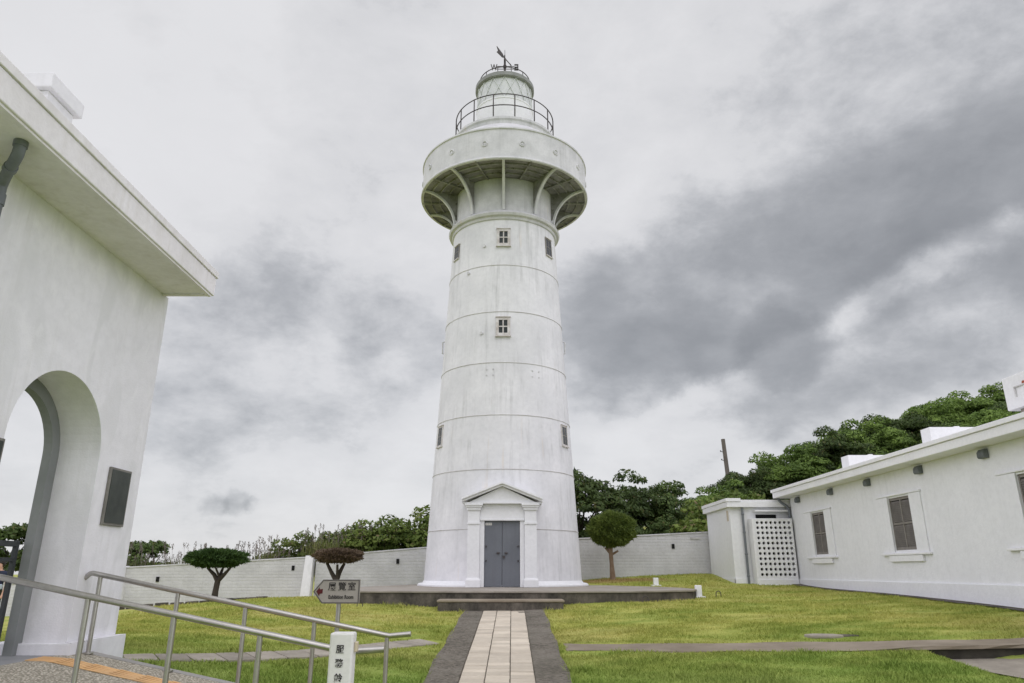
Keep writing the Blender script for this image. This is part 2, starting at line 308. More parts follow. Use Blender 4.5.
def grass_mat(name, bump, isl):
    def ex(N, L, vec, col, mix, rng, noise, stretch):
        big = noise(0.42, 5, 0.6, stretch(0.7, 1.3, 1)); mid = noise(2.0, 5, 0.65, stretch(0.6, 1.4, 1)); fine = noise(13, 4, 0.7)
        sep = N.new('ShaderNodeSeparateXYZ'); L.new(vec, sep.inputs[0])
        near = rng(sep.outputs[1], 14.5, 10.5, 0, 0.6)          # the strip of lawn before the stone path was mown less and is greener
        c = mix(rng(mid, 0.36, 0.62), (0.27, 0.32, 0.06, 1), (0.47, 0.465, 0.125, 1))
        c = mix(rng(big, 0.49, 0.68, 0, 0.6), c, (0.52, 0.44, 0.17, 1))
        c = mix(rng(big, 0.48, 0.30, 0, 0.7), c, (0.21, 0.295, 0.052, 1))
        c = mix(near, c, (0.175, 0.31, 0.06, 1))
        dt = N.new('ShaderNodeVectorMath'); dt.operation = 'DISTANCE'; L.new(stretch(.6, 1, 0), dt.inputs[0]); dt.inputs[1].default_value = (4.0 * .6, 29.6, 0)
        sm = N.new('ShaderNodeMath'); sm.operation = 'ADD'; L.new(dt.outputs['Value'], sm.inputs[0]); L.new(rng(mid, 0.3, 0.7, -.5, .5), sm.inputs[1])
        c = mix(rng(sm.outputs[0], 1.5, .8, 0, .85), c, (0.36, 0.24, 0.11, 1))       # worn dry earth under the round tree
        return mix(rng(fine, 0.35, 0.7, 0, 0.3), c, (0.10, 0.12, 0.025, 1))
    return mat(name, (0.1, 0.1, 0.1), 0.9, None, 1, bump, 40, extra=ex, island=0, coords='World', spec=0.15)
M['lawn'] = grass_mat('lawn_turf', 0.6, 0)
M['blades'] = grass_mat('grass_blades', 0.0, 0.2)
def far_green(N, L, vec, col, mix, rng, noise, stretch):
    return col

# ------------------------------------------------------------------ helpers
class MB:
    """collects shapes into one mesh"""
    def __init__(s): s.bm = bmesh.new()
    def box(s, x0, x1, y0, y1, z0, z1):
        v = [s.bm.verts.new((x, y, z)) for x in (x0, x1) for y in (y0, y1) for z in (z0, z1)]
        for f in ((0, 1, 3, 2), (4, 6, 7, 5), (0, 4, 5, 1), (2, 3, 7, 6), (0, 2, 6, 4), (1, 5, 7, 3)): s.bm.faces.new([v[i] for i in f])
        return v
    def prism(s, pts, vec):
        """closed polygon extruded along vec"""
        a = [s.bm.verts.new(p) for p in pts]; vec = Vector(vec); b = [s.bm.verts.new(Vector(p) + vec) for p in pts]
        n = len(a); f1 = s.bm.faces.new(a); f2 = s.bm.faces.new(b[::-1]); f1.normal_update(); f2.normal_update()
        for i in range(n): s.bm.faces.new([a[(i + 1) % n], a[i], b[i], b[(i + 1) % n]])
        bmesh.ops.triangulate(s.bm, faces=[f1, f2])
    def tube(s, pts, rad, seg=8, cap=True, smooth=True):
        pts = [Vector(p) for p in pts]; n = len(pts); rad = rad if isinstance(rad, (list, tuple)) else [rad] * n
        rings = []; up = None
        for i, p in enumerate(pts):
            t = (pts[min(i + 1, n - 1)] - pts[max(i - 1, 0)]).normalized()
            if up is None: up = t.orthogonal().normalized()
            up = (up - t * up.dot(t)).normalized(); w = t.cross(up)
            rings.append([s.bm.verts.new(p + (up * math.cos(2 * math.pi * k / seg) + w * math.sin(2 * math.pi * k / seg)) * rad[i]) for k in range(seg)])
        for a, b in zip(rings, rings[1:]):
            for k in range(seg):
                f = s.bm.faces.new([a[k], a[(k + 1) % seg], b[(k + 1) % seg], b[k]]); f.smooth = smooth
        if cap: s.bm.faces.new(rings[0][::-1]); s.bm.faces.new(rings[-1])
    def lathe(s, prof, c=(0, 0), seg=96, smooth=True, closed=False):
        """revolve (r, z) profile round a vertical axis"""
        rings = [[s.bm.verts.new((c[0] + r * math.sin(2 * math.pi * k / seg), c[1] - r * math.cos(2 * math.pi * k / seg), z)) for k in range(seg)] for r, z in prof]
        pairs = list(zip(rings, rings[1:])) + ([(rings[-1], rings[0])] if closed else [])
        for a, b in pairs:
            for k in range(seg):
                f = s.bm.faces.new([a[k], a[(k + 1) % seg], b[(k + 1) % seg], b[k]]); f.smooth = smooth
    def build(s, name, m, parent=None, loc=None, bevel=0.0, auto=True):
        bmesh.ops.recalc_face_normals(s.bm, faces=s.bm.faces)
        if auto:
            for e in s.bm.edges:
                if len(e.link_faces) == 2 and e.calc_face_angle(0) > R(35): e.smooth = False
        me = bpy.data.meshes.new(name); s.bm.to_mesh(me); s.bm.free(); me.materials.append(m)
        o = bpy.data.objects.new(name, me); C.objects.link(o)
        if parent: o.parent = parent
        if loc: o.location = loc
        if bevel:
            b = o.modifiers.new('bevel', 'BEVEL'); b.width = bevel; b.segments = 2; b.limit_method = 'ANGLE'
        return o
def tag(o, label, cat, group=None):
    o['label'] = label; o['category'] = cat
    if group: o['group'] = group
    return o
def thing(name, label, cat, loc=(0, 0, 0), group=None, rz=0):
    o = bpy.data.objects.new(name, None); C.objects.link(o); o.location = loc; o.rotation_euler = (0, 0, rz); o.empty_display_size = 0.2
    return tag(o, label, cat, group)
def rel(o):            # children are written in world coordinates; shift them under a thing that stands at its base
    inv = Matrix.Translation(-o.location)
    for ch in list(o.children):
        if ch.type == 'MESH' and not ch.get('_rel'):
            ch.matrix_parent_inverse = inv
def structure(o): o['kind'] = 'structure'; return o
def stuff(o): o['kind'] = 'stuff'; return o
def copy_tree(o, parent=None):
    c = o.copy(); C.objects.link(c)
    if parent: c.parent = parent
    for ch in list(o.children): copy_tree(ch, c)
    return c
def mesh_obj(name, verts, faces, m, parent=None, smooth=False):
    me = bpy.data.meshes.new(name); me.from_pydata([tuple(v) for v in verts], [], [tuple(f) for f in faces]); me.materials.append(m)
    if smooth: me.shade_smooth()
    me.update(); o = bpy.data.objects.new(name, me); C.objects.link(o)
    if parent: o.parent = parent
    return o
def text_mesh(mb, body, size, origin, right, up, depth=0.004, bold=0.0, squash=1.0):
    """adds lettering to a mesh: centred at origin, reading along right"""
    cu = bpy.data.curves.new('lettering', 'FONT'); cu.body = body; cu.size = size; cu.align_x = 'CENTER'; cu.align_y = 'CENTER'; cu.extrude = depth; cu.offset = bold
    to = bpy.data.objects.new('lettering', cu); C.objects.link(to); dg = bpy.context.evaluated_depsgraph_get()
    me = bpy.data.meshes.new_from_object(to.evaluated_get(dg)); bpy.data.objects.remove(to); bpy.data.curves.remove(cu)
    right = Vector(right).normalized(); up = Vector(up).normalized(); n = right.cross(up)
    mtx = Matrix((right, up, n)).transposed().to_4x4(); mtx.translation = Vector(origin)
    me.transform(Matrix.Diagonal((squash, 1, 1, 1))); me.transform(mtx); mb.bm.from_mesh(me); bpy.data.meshes.remove(me)

# ------------------------------------------------------------------ the ground
CP = [(-.2, y, -.37 + .052 * y) for y in (3, 8, 12, 16, 19.3)] + [(-1.2, y, -.37 + .052 * y) for y in (8, 14)] + [(.8, y, -.37 + .052 * y) for y in (8, 14)]
CP += [(-5.2, 10.5, .44), (-4.7, 9.8, .40), (-3.2, 9.8, .20), (-2.2, 9.9, .14), (-3.4, 12.3, .36), (-9, 9, .45), (-16, 12, .2), (-13, 19, .15), (-6, 3, .1),
       (-4.5, 20.5, .78), (5.1, 21.5, .84), (2.0, 19.8, .77), (-10.3, 25, .55), (-12, 24, .46), (-8.6, 26, .66), (-6.5, 27.5, .62),
       (-8.5, 31.3, .30), (-16.3, 31, .02), (-21, 31, -.5), (-3.7, 31.5, .62), (3.2, 31.8, 1.20), (8.4, 31.8, 1.46), (4.05, 30, 1.24), (8.6, 28.0, 1.09), (10.6, 27.9, 1.09), (10.8, 22, .96), (10.8, 16, .82), (10.8, 12.5, .68), (10.8, 8, .5),
       (7.6, 12.0, .45), (5.5, 13.5, .47), (1.0, 13.1, .31), (8.5, 9, .3), (5, 8, .12), (5, 3, -.15), (12, 3, 0.1)]
_p = np.array([(a, b) for a, b, _ in CP]); _z = np.array([c for *_, c in CP])
def _phi(r): return np.where(r > 1e-9, r * r * np.log(np.maximum(r, 1e-9)), 0)
_n = len(CP); _A = np.zeros((_n + 3, _n + 3)); _A[:_n, :_n] = _phi(np.linalg.norm(_p[:, None] - _p[None], axis=2)) + np.eye(_n) * 0.4
_A[:_n, _n] = 1; _A[:_n, _n + 1:] = _p; _A[_n, :_n] = 1; _A[_n + 1:, :_n] = _p.T
_w = np.linalg.solve(_A, np.concatenate([_z, [0, 0, 0]]))
def sstep(a, b, x):
    t = np.clip((x - a) / (b - a), 0, 1); return t * t * (3 - 2 * t)
def terrain(x, y):
    x = np.atleast_1d(np.asarray(x, float)); y = np.atleast_1d(np.asarray(y, float))
    cx = np.clip(x, -18, 12.5); cy = np.clip(y, 4, 33)
    out = np.zeros(x.shape)
    for i in range(0, x.size, 20000):
        q = np.stack([cx.ravel()[i:i + 20000], cy.ravel()[i:i + 20000]], 1)
        out.ravel()[i:i + 20000] = _phi(np.linalg.norm(q[:, None] - _p[None], axis=2)) @ _w[:_n] + _w[_n] + q @ _w[_n + 1:]
    front = 13.35 - 1.30 * (x - .92) / 7.9 - .36 - .12 * (x - .92) / 7.9
    out = out - 0.17 * sstep(6.35, 6.75, x) * sstep(.24, .02, y - front) * sstep(0, 3, y)      # sunken walk beside the house
    hill = 0.245 * np.clip(x - 6, 0, 70) * sstep(36, 50, y) + 0.06 * np.clip(y - 50, 0, 60) * sstep(5, 30, x)
    out = out + hill - 0.03 * np.clip(-x - 20, 0, 60) - 0.03 * np.clip(y - 36, 0, 80) * sstep(3, -8, x)
    return out
def gz(x, y): return float(terrain(x, y)[0])
def axis(lo, hi, step, far):
    a = list(np.arange(lo, hi + 1e-6, step)); s = step; v = hi; u = lo
    while v < far: s *= 1.35; v += s; u -= s; a.append(v); a.insert(0, u)
    return np.array(a)
xs = axis(-18, 13, 0.22, 900); ys = axis(4, 34, 0.22, 900)
X, Y = np.meshgrid(xs, ys); Z = terrain(X.ravel(), Y.ravel()).reshape(X.shape)
Z += 0.012 * np.sin(X * 2.1 + 1.3 * np.sin(Y * 1.1)) * np.cos(Y * 1.7) * (np.abs(X + .2) > 1.3)
nx, ny = len(xs), len(ys)
idx = np.arange(nx * ny).reshape(ny, nx)
F = np.stack([idx[:-1, :-1], idx[:-1, 1:], idx[1:, 1:], idx[1:, :-1]], -1).reshape(-1, 4)
ground = mesh_obj('ground', np.stack([X.ravel(), Y.ravel(), Z.ravel()], 1), F, M['lawn'], smooth=True); structure(ground)

def sheet(name, poly_rows, m, lift, thick=0.0):
    """ribbon on the ground: rows of (x, y) pairs left/right"""
    v = []; f = []
    k = len(poly_rows[0])
    for row in poly_rows:
        for (x, y) in row: v.append((x, y, gz(x, y) + lift))
    for i in range(len(poly_rows) - 1):
        for j in range(k - 1):
            a = i * k + j; f.append((a, a + 1, a + k + 1, a + k))
    if thick:
        n = len(v); v += [(x, y, z - thick) for x, y, z in v]
        loop = [j for j in range(k)] + [i * k + k - 1 for i in range(1, len(poly_rows))] + [(len(poly_rows) - 1) * k + j for j in range(k - 2, -1, -1)] + [i * k for i in range(len(poly_rows) - 2, 0, -1)]
        for a, b in zip(loop, loop[1:] + loop[:1]): f.append((a, a + n, b + n, b))
    o = mesh_obj(name, v, f, m, smooth=False); return o

# main path: two dark borders and three columns of buff pavers
PX = -0.20
for sx in (-1, 1):
    rows = []
    for y in np.arange(3, 19.01, 0.4):
        wob = 0.02 * math.sin(y * 2.3 + sx)
        a, b = sorted((PX + sx * 0.525, PX + sx * (1.0 + wob)))
        rows.append([(a, y), (b, y)])
    o = sheet('path_border', rows, M['border'], 0.028, 0.12); structure(o)
def paver_path():
    mb = MB(); y = 3.0
    base = MB(); 
    while y < 19.0:
        ln = 0.225
        for k in range(3):
            x0 = PX - 0.515 + k * 0.345
            j = random.uniform(-.004, .004); zz = gz(PX, y + .11) + 0.026 + random.uniform(-.004, .004); t = random.uniform(-.003, .003)
            vs = mb.box(x0 + .006, x0 + .335 + random.uniform(-.003, .003), y + j + .004, y + ln - .004 + j, zz - .06, zz)
            for v in vs:
                v.co.z += .052 * (v.co.y - y - .11) + (t if v.co.x > x0 + .1 else -t)
        y += ln
    return mb.build('paved_path', M['paver'], bevel=0.006)
structure(paver_path())
rows = [[(PX - .53, y), (PX + .53, y)] for y in np.arange(3, 19.01, 0.4)]
structure(sheet('path_joint_bed', rows, M['border'], 0.012))
# stone path to the left (from the gatehouse corner) and strip to the right
cl = [(-5.3, 10.55), (-4.6, 11.0), (-3.9, 11.55), (-3.2, 12.15), (-2.55, 12.85), (-1.95, 13.5), (-1.5, 13.9)]
def slab_path():
    mb = MB()
    for i in range(len(cl) - 1):
        a, b = Vector(cl[i]), Vector(cl[i + 1]); d = (b - a).normalized(); n = Vector((-d.y, d.x)); w = .30
        for s in range(2):
            p, q = a.lerp(b, s / 2 + .01), a.lerp(b, (s + 1) / 2 - .01); jj = random.uniform(-.04, .04)
            pts = [p - n * (w + jj), q - n * (w - jj), q + n * (w + jj), p + n * w]
            zz = [gz(*t) + .03 for t in pts]
            mb.prism([(t.x, t.y, z - .05) for t, z in zip(pts, zz)], (0, 0, .05))
    return mb.build('stone_path', M['slab'], bevel=.01)
structure(slab_path())
rows = []
for t in np.linspace(0, 1, 26):
    x = 0.92 + t * 7.9; yc = 13.35 - 1.30 * t; w = .36 + .03 * math.sin(x * 3) + .12 * t
    rows.append([(x, yc - w), (x, yc), (x, yc + w)])
def strip_rows():
    v = []; f = []
    for i, row in enumerate(rows):
        zt = gz(row[2][0], row[2][1] + .05) + .012
        for k_, (x, y) in enumerate(row):
            zz_ = gz(x, y) + .016; f_ = min(1, max(0, (x - 5.6) / .8)); v.append((x, y + (.025 * math.sin(x * 9) + .02 * math.sin(x * 23)) * (k_ != 1), zz_ * (1 - f_) + zt * f_))
        f0 = min(1, max(0, (row[0][0] - 5.6) / .8))
        v.append((row[0][0], row[0][1], v[-3][2] - .02 - .03 * f0)); v.append((row[2][0], row[2][1], zt - .2))
    for i in range(len(rows) - 1):
        a = i * 5; b = a + 5
        f += [(a, a + 1, b + 1, b), (a + 1, a + 2, b + 2, b + 1), (a + 3, a, b, b + 3), (a + 2, a + 4, b + 4, b + 2)]
    f += [(0, 3, 4, 2, 1)]
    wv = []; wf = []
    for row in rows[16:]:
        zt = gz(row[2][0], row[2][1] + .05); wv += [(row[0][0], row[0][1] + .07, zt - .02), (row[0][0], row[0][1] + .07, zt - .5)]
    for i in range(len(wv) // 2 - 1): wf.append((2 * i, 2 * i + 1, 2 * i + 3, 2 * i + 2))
    structure(mesh_obj('path_kerb_face', wv, wf, M['shade_face']))
    return mesh_obj('stone_strip_path', v, f, M['strip'])
structure(strip_rows())
rows2 = [[(x, y) for y in np.linspace(9.2, 13.35 - 1.30 * (x - .92) / 7.9 - .36 - .12 * (x - .92) / 7.9 + .06, 9)] for x in np.linspace(6.75, 10.4, 12)]
rows2 = [[(x + max(0, (11.3 - y)) * .42, y) for (x, y) in r] for r in rows2]
structure(sheet('sunken_walk', rows2, M['slab'], .035))
# dirt margin along the house and the far lawn's stone edging
rows = [[(10.42 + .05 * math.sin(y * 2), y), (10.6, y), (10.78, y)] for y in np.arange(12.3, 28.0, .3)]
structure(sheet('house_gutter_path', rows, M['conc_dark'], .03))

def edging():
    mb = MB(); pts = [(-14.0, 23.3), (-12.6, 23.8), (-11.5, 24.3), (-10.3, 24.9), (-9.4, 25.5), (-8.5, 26.2)]
    for (ax, ay), (bx, by) in zip(pts, pts[1:]):
        for s in range(3):
            a = Vector((ax, ay)).lerp(Vector((bx, by)), s / 3 + .02); b = Vector((ax, ay)).lerp(Vector((bx, by)), (s + 1) / 3 - .02)
            d = (b - a).normalized(); n = Vector((-d.y, d.x)) * .13; z = gz(a.x, a.y)
            h = .10 + random.uniform(-.015, .02)
            mb.prism([(*(a - n), z - .1), (*(b - n), gz(b.x, b.y) - .1), (*(b + n), gz(b.x, b.y) - .1), (*(a + n), z - .1)], (0, 0, .1 + h))
    return tag(mb.build('stone_edging', M['conc_dark'], bevel=.015), 'low dark stone edging curving round the flat-topped green tree', 'edging')
edging()

# ------------------------------------------------------------------ platform and step
AX, AY = -0.33, 27.3
PLAT = [(-5.35, 22.3), (-5.15, 21.0), (-4.2, 20.05), (-1.2, 19.72), (.9, 19.72), (3.4, 20.1), (5.05, 21.0), (5.35, 21.9), (5.3, 23.6), (4.7, 25.2), (3.7, 27.0), (3.1, 29.3), (0.8, 30.7), (-1.5, 30.7), (-3.7, 29.3), (-4.4, 27.0), (-5.1, 24.6)]
def platform():
    pts = PLAT
    t = thing('concrete_platform', 'low mildewed concrete platform carrying the lighthouse', 'platform', (AX, 25, .7))
    mb = MB(); mb.prism([(x, y, .45) for x, y in pts], (0, 0, .585)); b = mb.build('plinth_block', M['conc_dark'], t)
    c = Vector((AX, 25.5)); pp = []
    for x, y in pts:
        d = (Vector((x, y)) - c).normalized() * .03; pp.append((x + d.x, y + d.y, 1.036))
    mb = MB(); mb.prism(pp, (0, 0, .05)); mb.build('paving_top', M['conc_top'], t, bevel=.012)
    rel(t)
platform()
t = thing('concrete_step', 'single low concrete step between the paved path and the platform', 'step', (-.29, 19.2, .65))
mb = MB(); mb.box(-1.86, 1.29, 18.92, 19.66, .40, .835); mb.build('step_block', M['conc_dark'], t, bevel=.02)
mb = MB(); mb.box(-1.885, 1.315, 18.90, 19.66, .838, .90); mb.build('tread', M['strip'], t, bevel=.02)
rel(t)

# ------------------------------------------------------------------ lighthouse
def tower_r(z): return 2.774 - 0.0548 * (z - 2.95)
LH = thing('lighthouse', 'tall white tapering lighthouse with overhanging gallery and lantern', 'lighthouse', (AX, AY, 1.085))
def pol(a, r, z): return (AX + r * math.sin(a), AY - r * math.cos(a), z)
def lighthouse():
    c = (AX, AY)
    mb = MB(); prof = [(tower_r(z), z) for z in (1.2, 2.95, 4.95, 6.88, 8.86, 10.93, 13.06, 14.9)]
    mb.lathe(prof, c, 128); mb.build('tower_shell', M['tower'], LH)
    mb = MB(); mb.lathe([(3.10, 1.086), (3.10, 1.13), (3.04, 1.17), (2.92, 1.19), (2.885, 1.24), (2.86, 1.27)], c, 128); mb.build('base_skirt', M['tower_low'], LH)
    for z in (2.93, 4.93, 6.86, 8.82, 10.83, 12.78):
        r = tower_r(z); mb = MB(); mb.lathe([(r - .02, z - .014), (r + .014, z - .013), (r + .018, z), (r + .014, z + .012), (r - .02, z + .013)], c, 128)
        mb.build('seam_ring', M['seam'], LH)
    # neck moulding
    mb = MB(); mb.lathe([(2.10, 14.76), (2.18, 14.79), (2.20, 14.86), (2.20, 14.89), (2.30, 14.92), (2.34, 15.01), (2.30, 15.08), (2.22, 15.11), (2.20, 15.16), (2.12, 15.19)], c, 128); mb.build('neck_moulding', M['gallery'], LH)
    mb = MB(); mb.lathe([(2.10, 15.06), (2.07, 15.6), (2.06, 16.68)], c, 128); mb.build('gallery_drum', M['gallery'], LH)
    # soffit with beams
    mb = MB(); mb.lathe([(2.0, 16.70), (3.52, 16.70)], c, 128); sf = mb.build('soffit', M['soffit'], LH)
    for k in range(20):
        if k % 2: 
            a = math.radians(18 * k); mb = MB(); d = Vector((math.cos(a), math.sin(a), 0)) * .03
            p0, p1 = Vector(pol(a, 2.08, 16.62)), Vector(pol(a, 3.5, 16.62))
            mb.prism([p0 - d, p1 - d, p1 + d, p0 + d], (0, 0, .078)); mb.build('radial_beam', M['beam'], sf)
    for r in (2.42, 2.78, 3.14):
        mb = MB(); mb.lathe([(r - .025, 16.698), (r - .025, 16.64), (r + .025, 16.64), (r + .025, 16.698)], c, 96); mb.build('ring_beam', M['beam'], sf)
    # brackets: curved rib with a pierced web
    for k in range(10):
        a = R(36 * k); mb = MB(); d = Vector((math.cos(a), math.sin(a), 0))
        arc = []
        for i in range(15):
            u = i / 14 * math.pi / 2; r = 3.44 - 1.22 * math.cos(u) ** 1.15 - 0.02; r = 2.20 + 1.29 * (1 - math.cos(u)); z = 15.18 + 1.43 * math.sin(u) 
            arc.append((r, z))
        for (r0, z0), (r1, z1) in zip(arc, arc[1:]):
            t_ = Vector((r1 - r0, z1 - z0)).normalized(); n_ = Vector((-t_.y, t_.x)) * .085
            q = [Vector(pol(a, r0, z0)), Vector(pol(a, r1, z1)), Vector(pol(a, r1 + n_.x, z1 + n_.y)), Vector(pol(a, r0 + n_.x, z0 + n_.y))]
            mb.prism([p - d * .055 for p in q], d * .11)
        # web between rib and drum / soffit, thinner
        poly = [(r - .03, z + .03) for r, z in arc] + [(3.44, 16.495), (2.9, 16.495)]
        inner = [(2.90, 16.1), (2.55, 15.85)]
        web = [(r - .02, z + .03) for r, z in arc[4:12]] + [(2.70, 16.30), (2.42, 16.25), (2.20, 16.0), (2.12, 15.7)]
        b = mb.build('bracket', M['gallery'], LH)
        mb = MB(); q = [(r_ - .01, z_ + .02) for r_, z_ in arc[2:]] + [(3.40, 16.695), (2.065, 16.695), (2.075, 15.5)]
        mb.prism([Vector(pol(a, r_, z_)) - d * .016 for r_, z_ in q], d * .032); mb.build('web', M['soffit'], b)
        for (rc, zc, rad) in ((2.34, 16.46, .17),):
            mb = MB(); pts = []
            for i in range(21):
                u = i / 20 * 2 * math.pi; pts.append(Vector(pol(a, rc + rad * math.cos(u), zc + rad * math.sin(u))))
            mb.tube(pts, .03, 6); mb.build('scroll_ring', M['soffit'], b)
    # floor edge and parapet band
    mb = MB(); mb.lathe([(3.45, 16.64), (3.55, 16.64), (3.57, 16.68), (3.55, 16.74), (3.49, 16.76)], c, 128); mb.build('floor_edge', M['gallery'], LH)
    mb = MB(); mb.lathe([(3.50, 16.72), (3.50, 17.98), (3.54, 18.0), (3.54, 18.06), (3.50, 18.08), (3.38, 18.08), (3.38, 17.6)], c, 128); mb.build('parapet', M['gallery'], LH)
    for k in range(15):
        a = R(12 + 24 * k); mb = MB(); ax = Vector((math.sin(a), -math.cos(a), 0)); p = Vector(pol(a, 3.49, 17.36))
        tdir = Vector((math.cos(a), math.sin(a), 0)); pts = [p + ax * .02 + (tdir * math.cos(i / 12 * 2 * math.pi) + Vector((0, 0, 1)) * math.sin(i / 12 * 2 * math.pi)) * .10 for i in range(13)]
        mb.tube(pts, .028, 6); mb.tube([p - ax * .01, p + ax * .03], .05, 10); mb.build('drain_boss', M['gallery'], LH)
    # roof of the gallery, deck
    mb = MB(); mb.lathe([(3.38, 17.9), (3.36, 18.10), (3.05, 18.42), (2.7, 18.74), (2.42, 18.98), (2.20, 19.16)], c, 128); mb.build('gallery_roof', M['gallery'], LH)
    mb = MB(); mb.lathe([(2.10, 19.10), (2.20, 19.14), (2.22, 19.30), (2.28, 19.36), (2.28, 19.46), (2.2, 19.50), (1.2, 19.54)], c, 96); mb.build('lantern_deck', M['gallery'], LH)
    rg = MB(); 
    for z in (20.08, 20.62): 
        ring = [pol(2 * math.pi * i / 72, 2.16, z) for i in range(73)]; rg.tube(ring, .024, 6)
    rail = rg.build('deck_railing', M['iron'], LH)
    for k in range(15):
        a = R(12 + 24 * k); mb = MB(); mb.tube([pol(a, 2.16, 19.48), pol(a, 2.16, 20.64)], .026, 6); mb.build('post', M['iron'], rail)
    # lantern
    mb = MB(); mb.lathe([(1.32, 19.50), (1.32, 19.62), (1.26, 19.66), (1.25, 21.10), (1.27, 21.12), (1.27, 21.19), (1.23, 21.21)], c, 72); mb.build('lantern_base', M['tower_low'], LH)
    mb = MB(); mb.lathe([(1.20, 21.18), (1.20, 22.30)], c, 72); gl = mb.build('glazing', M['lantern'], LH)
    mb = MB(); n = 15
    for k in range(n):
        for s in (-1, 1):
            a0 = 2 * math.pi * k / n; mb.tube([pol(a0 + s * 2 * math.pi / n * i / 6, 1.225, 21.2 + 1.06 * i / 6) for i in range(7)], .016, 5)
    mb.build('lattice', M['lattice'], gl)
    mb = MB(); mb.lathe([(1.15, 22.22), (1.28, 22.22), (1.33, 22.26), (1.33, 22.44), (1.28, 22.48), (.9, 22.66), (.35, 22.80), (.0, 22.84)], c, 72); rf = mb.build('lantern_roof', M['lead'], LH)
    mb = MB(); mb.tube([pol(2 * math.pi * i / 48, 1.14, 22.80) for i in range(49)], .022, 5); rr = mb.build('roof_rail', M['iron'], LH)
    for k in range(12):
        a = R(15 + 30 * k); mb = MB(); mb.tube([pol(a, 1.16, 22.50), pol(a, 1.14, 22.80)], .018, 5); mb.build('stanchion', M['iron'], rr)
    # weather vane with compass letters
    mb = MB(); mb.tube([pol(0, 0, 22.78), pol(0, 0, 24.2)], .05, 8); mb.tube([pol(0, 0, 24.2), pol(0, 0, 24.66)], .012, 5)
    mb.tube([pol(0, 0, 23.68), pol(0, 0, 23.80)], .08, 8); vn = mb.build('vane_mast', M['iron'], LH)
    mb = MB()
    for dz in (23.60, 23.75):
        mb.tube([(AX - .40, AY, dz), (AX + .44, AY, dz)], .018, 5)
    mb.tube([(AX, AY - .5, 23.68), (AX, AY + .5, 23.68)], .018, 5); mb.build('compass_arms', M['iron'], vn)
    for ch, off, rt_, sq in (('W', (-.50, 0), (1, 0, 0), .62), ('E', (.54, 0), (-1, 0, 0), 1.0), ('N', (0, .6), (0, -1, 0), .8), ('S', (0, -.6), (0, -1, 0), .8)):
        mb = MB(); text_mesh(mb, ch, .46, (AX + off[0], AY + off[1], 23.68), rt_, (0, 0, 1), .025, .004, sq); mb.build('letter', M['iron'], vn)
    # arrow: feathered tail to the left and towards the camera, tip to the right and away
    mb = MB(); dv = Vector((.5, .85, 0)).normalized(); p0 = Vector((AX, AY, 24.2)); sd = Vector((dv.y, -dv.x, 0))
    mb.tube([p0 - dv * .25, p0 + dv * .52], .022, 6); mb.prism([p0 + dv * .5 + Vector((0, 0, .05)) - sd * .01, p0 + dv * .64 - sd * .01, p0 + dv * .5 - Vector((0, 0, .05)) - sd * .01], sd * .02)
    ta = [p0 - dv * .05, p0 - dv * .22 + Vector((0, 0, .11)), p0 - dv * .72 + Vector((0, 0, .16)), p0 - dv * .60, p0 - dv * .72 - Vector((0, 0, .16)), p0 - dv * .22 - Vector((0, 0, .11))]
    mb.prism([p - sd * .012 for p in ta], sd * .024); mb.build('wind_arrow', M['iron'], vn)
    # windows
    def window(a, z, w=.36, h=.56, t_=.085, pr=.05, fm='brownframe'):
        r = tower_r(z); rt = Vector((math.cos(a), math.sin(a), 0)); o_ = Vector((math.sin(a), -math.cos(a), 0)); up = (Vector((0, 0, 1)) - o_ * .0548).normalized()
        cc = Vector(pol(a, r, z))
        def bx(mb, u0, u1, v0, v1, d0, d1):
            q = [cc + rt * u + up * v + o_ * d0 for u, v in ((u0, v0), (u1, v0), (u1, v1), (u0, v1))]; mb.prism(q, o_ * (d1 - d0))
        mb = MB()
        bx(mb, -w / 2 - t_, -w / 2 + .02, -h / 2 - t_, h / 2 + t_, -.08, pr); bx(mb, w / 2 - .02, w / 2 + t_, -h / 2 - t_, h / 2 + t_, -.08, pr)
        bx(mb, -w / 2 + .02, w / 2 - .02, h / 2 - .02, h / 2 + t_, -.08, pr); bx(mb, -w / 2 + .02, w / 2 - .02, -h / 2 - t_, -h / 2 + .02, -.08, pr)
        f = mb.build('window', M[fm], LH)
        mb = MB(); bx(mb, -w / 2 + .021, w / 2 - .021, -h / 2 + .021, h / 2 - .021, -.06, min(.016, pr - .006)); mb.build('pane', M['darkglass'], f)
        b0, b1 = min(.017, pr - .005), min(.036, pr - .001); mb = MB(); bw = .022 if pr > .03 else .012
        bx(mb, -bw, bw, -h / 2 + .022, h / 2 - .022, b0, b1); bx(mb, -w / 2 + .022, -bw - .001, -bw, bw, b0, b1); bx(mb, bw + .001, w / 2 - .022, -bw, bw, b0, b1)
        mb.build('glazing_bars', M['brownframe' if pr > .03 else 'shutter_frame'], f)
        mb = MB(); bx(mb, -w / 2 - t_ * 1.3, w / 2 + t_ * 1.3, -h / 2 - t_ - .045, -h / 2 - t_ - .002, -.05, pr + .035); mb.build('sill', M['brownframe'], f)
        mb = MB(); bx(mb, -w / 2 - t_ * 1.2, w / 2 + t_ * 1.2, h / 2 + t_ + .002, h / 2 + t_ + .03, -.05, pr + .025); mb.build('head_moulding', M['brownframe'], f)
    window(0, 13.97); window(0, 10.22)
    window(R(-60), 13.82, .38, .56, .025, .022, 'shutter_frame'); window(R(56), 13.98, .40, .72, .025, .022, 'shutter_frame')
    window(R(-64), 6.33, .42, .70, .03, .025); window(R(61), 6.33, .42, .70, .03, .025)
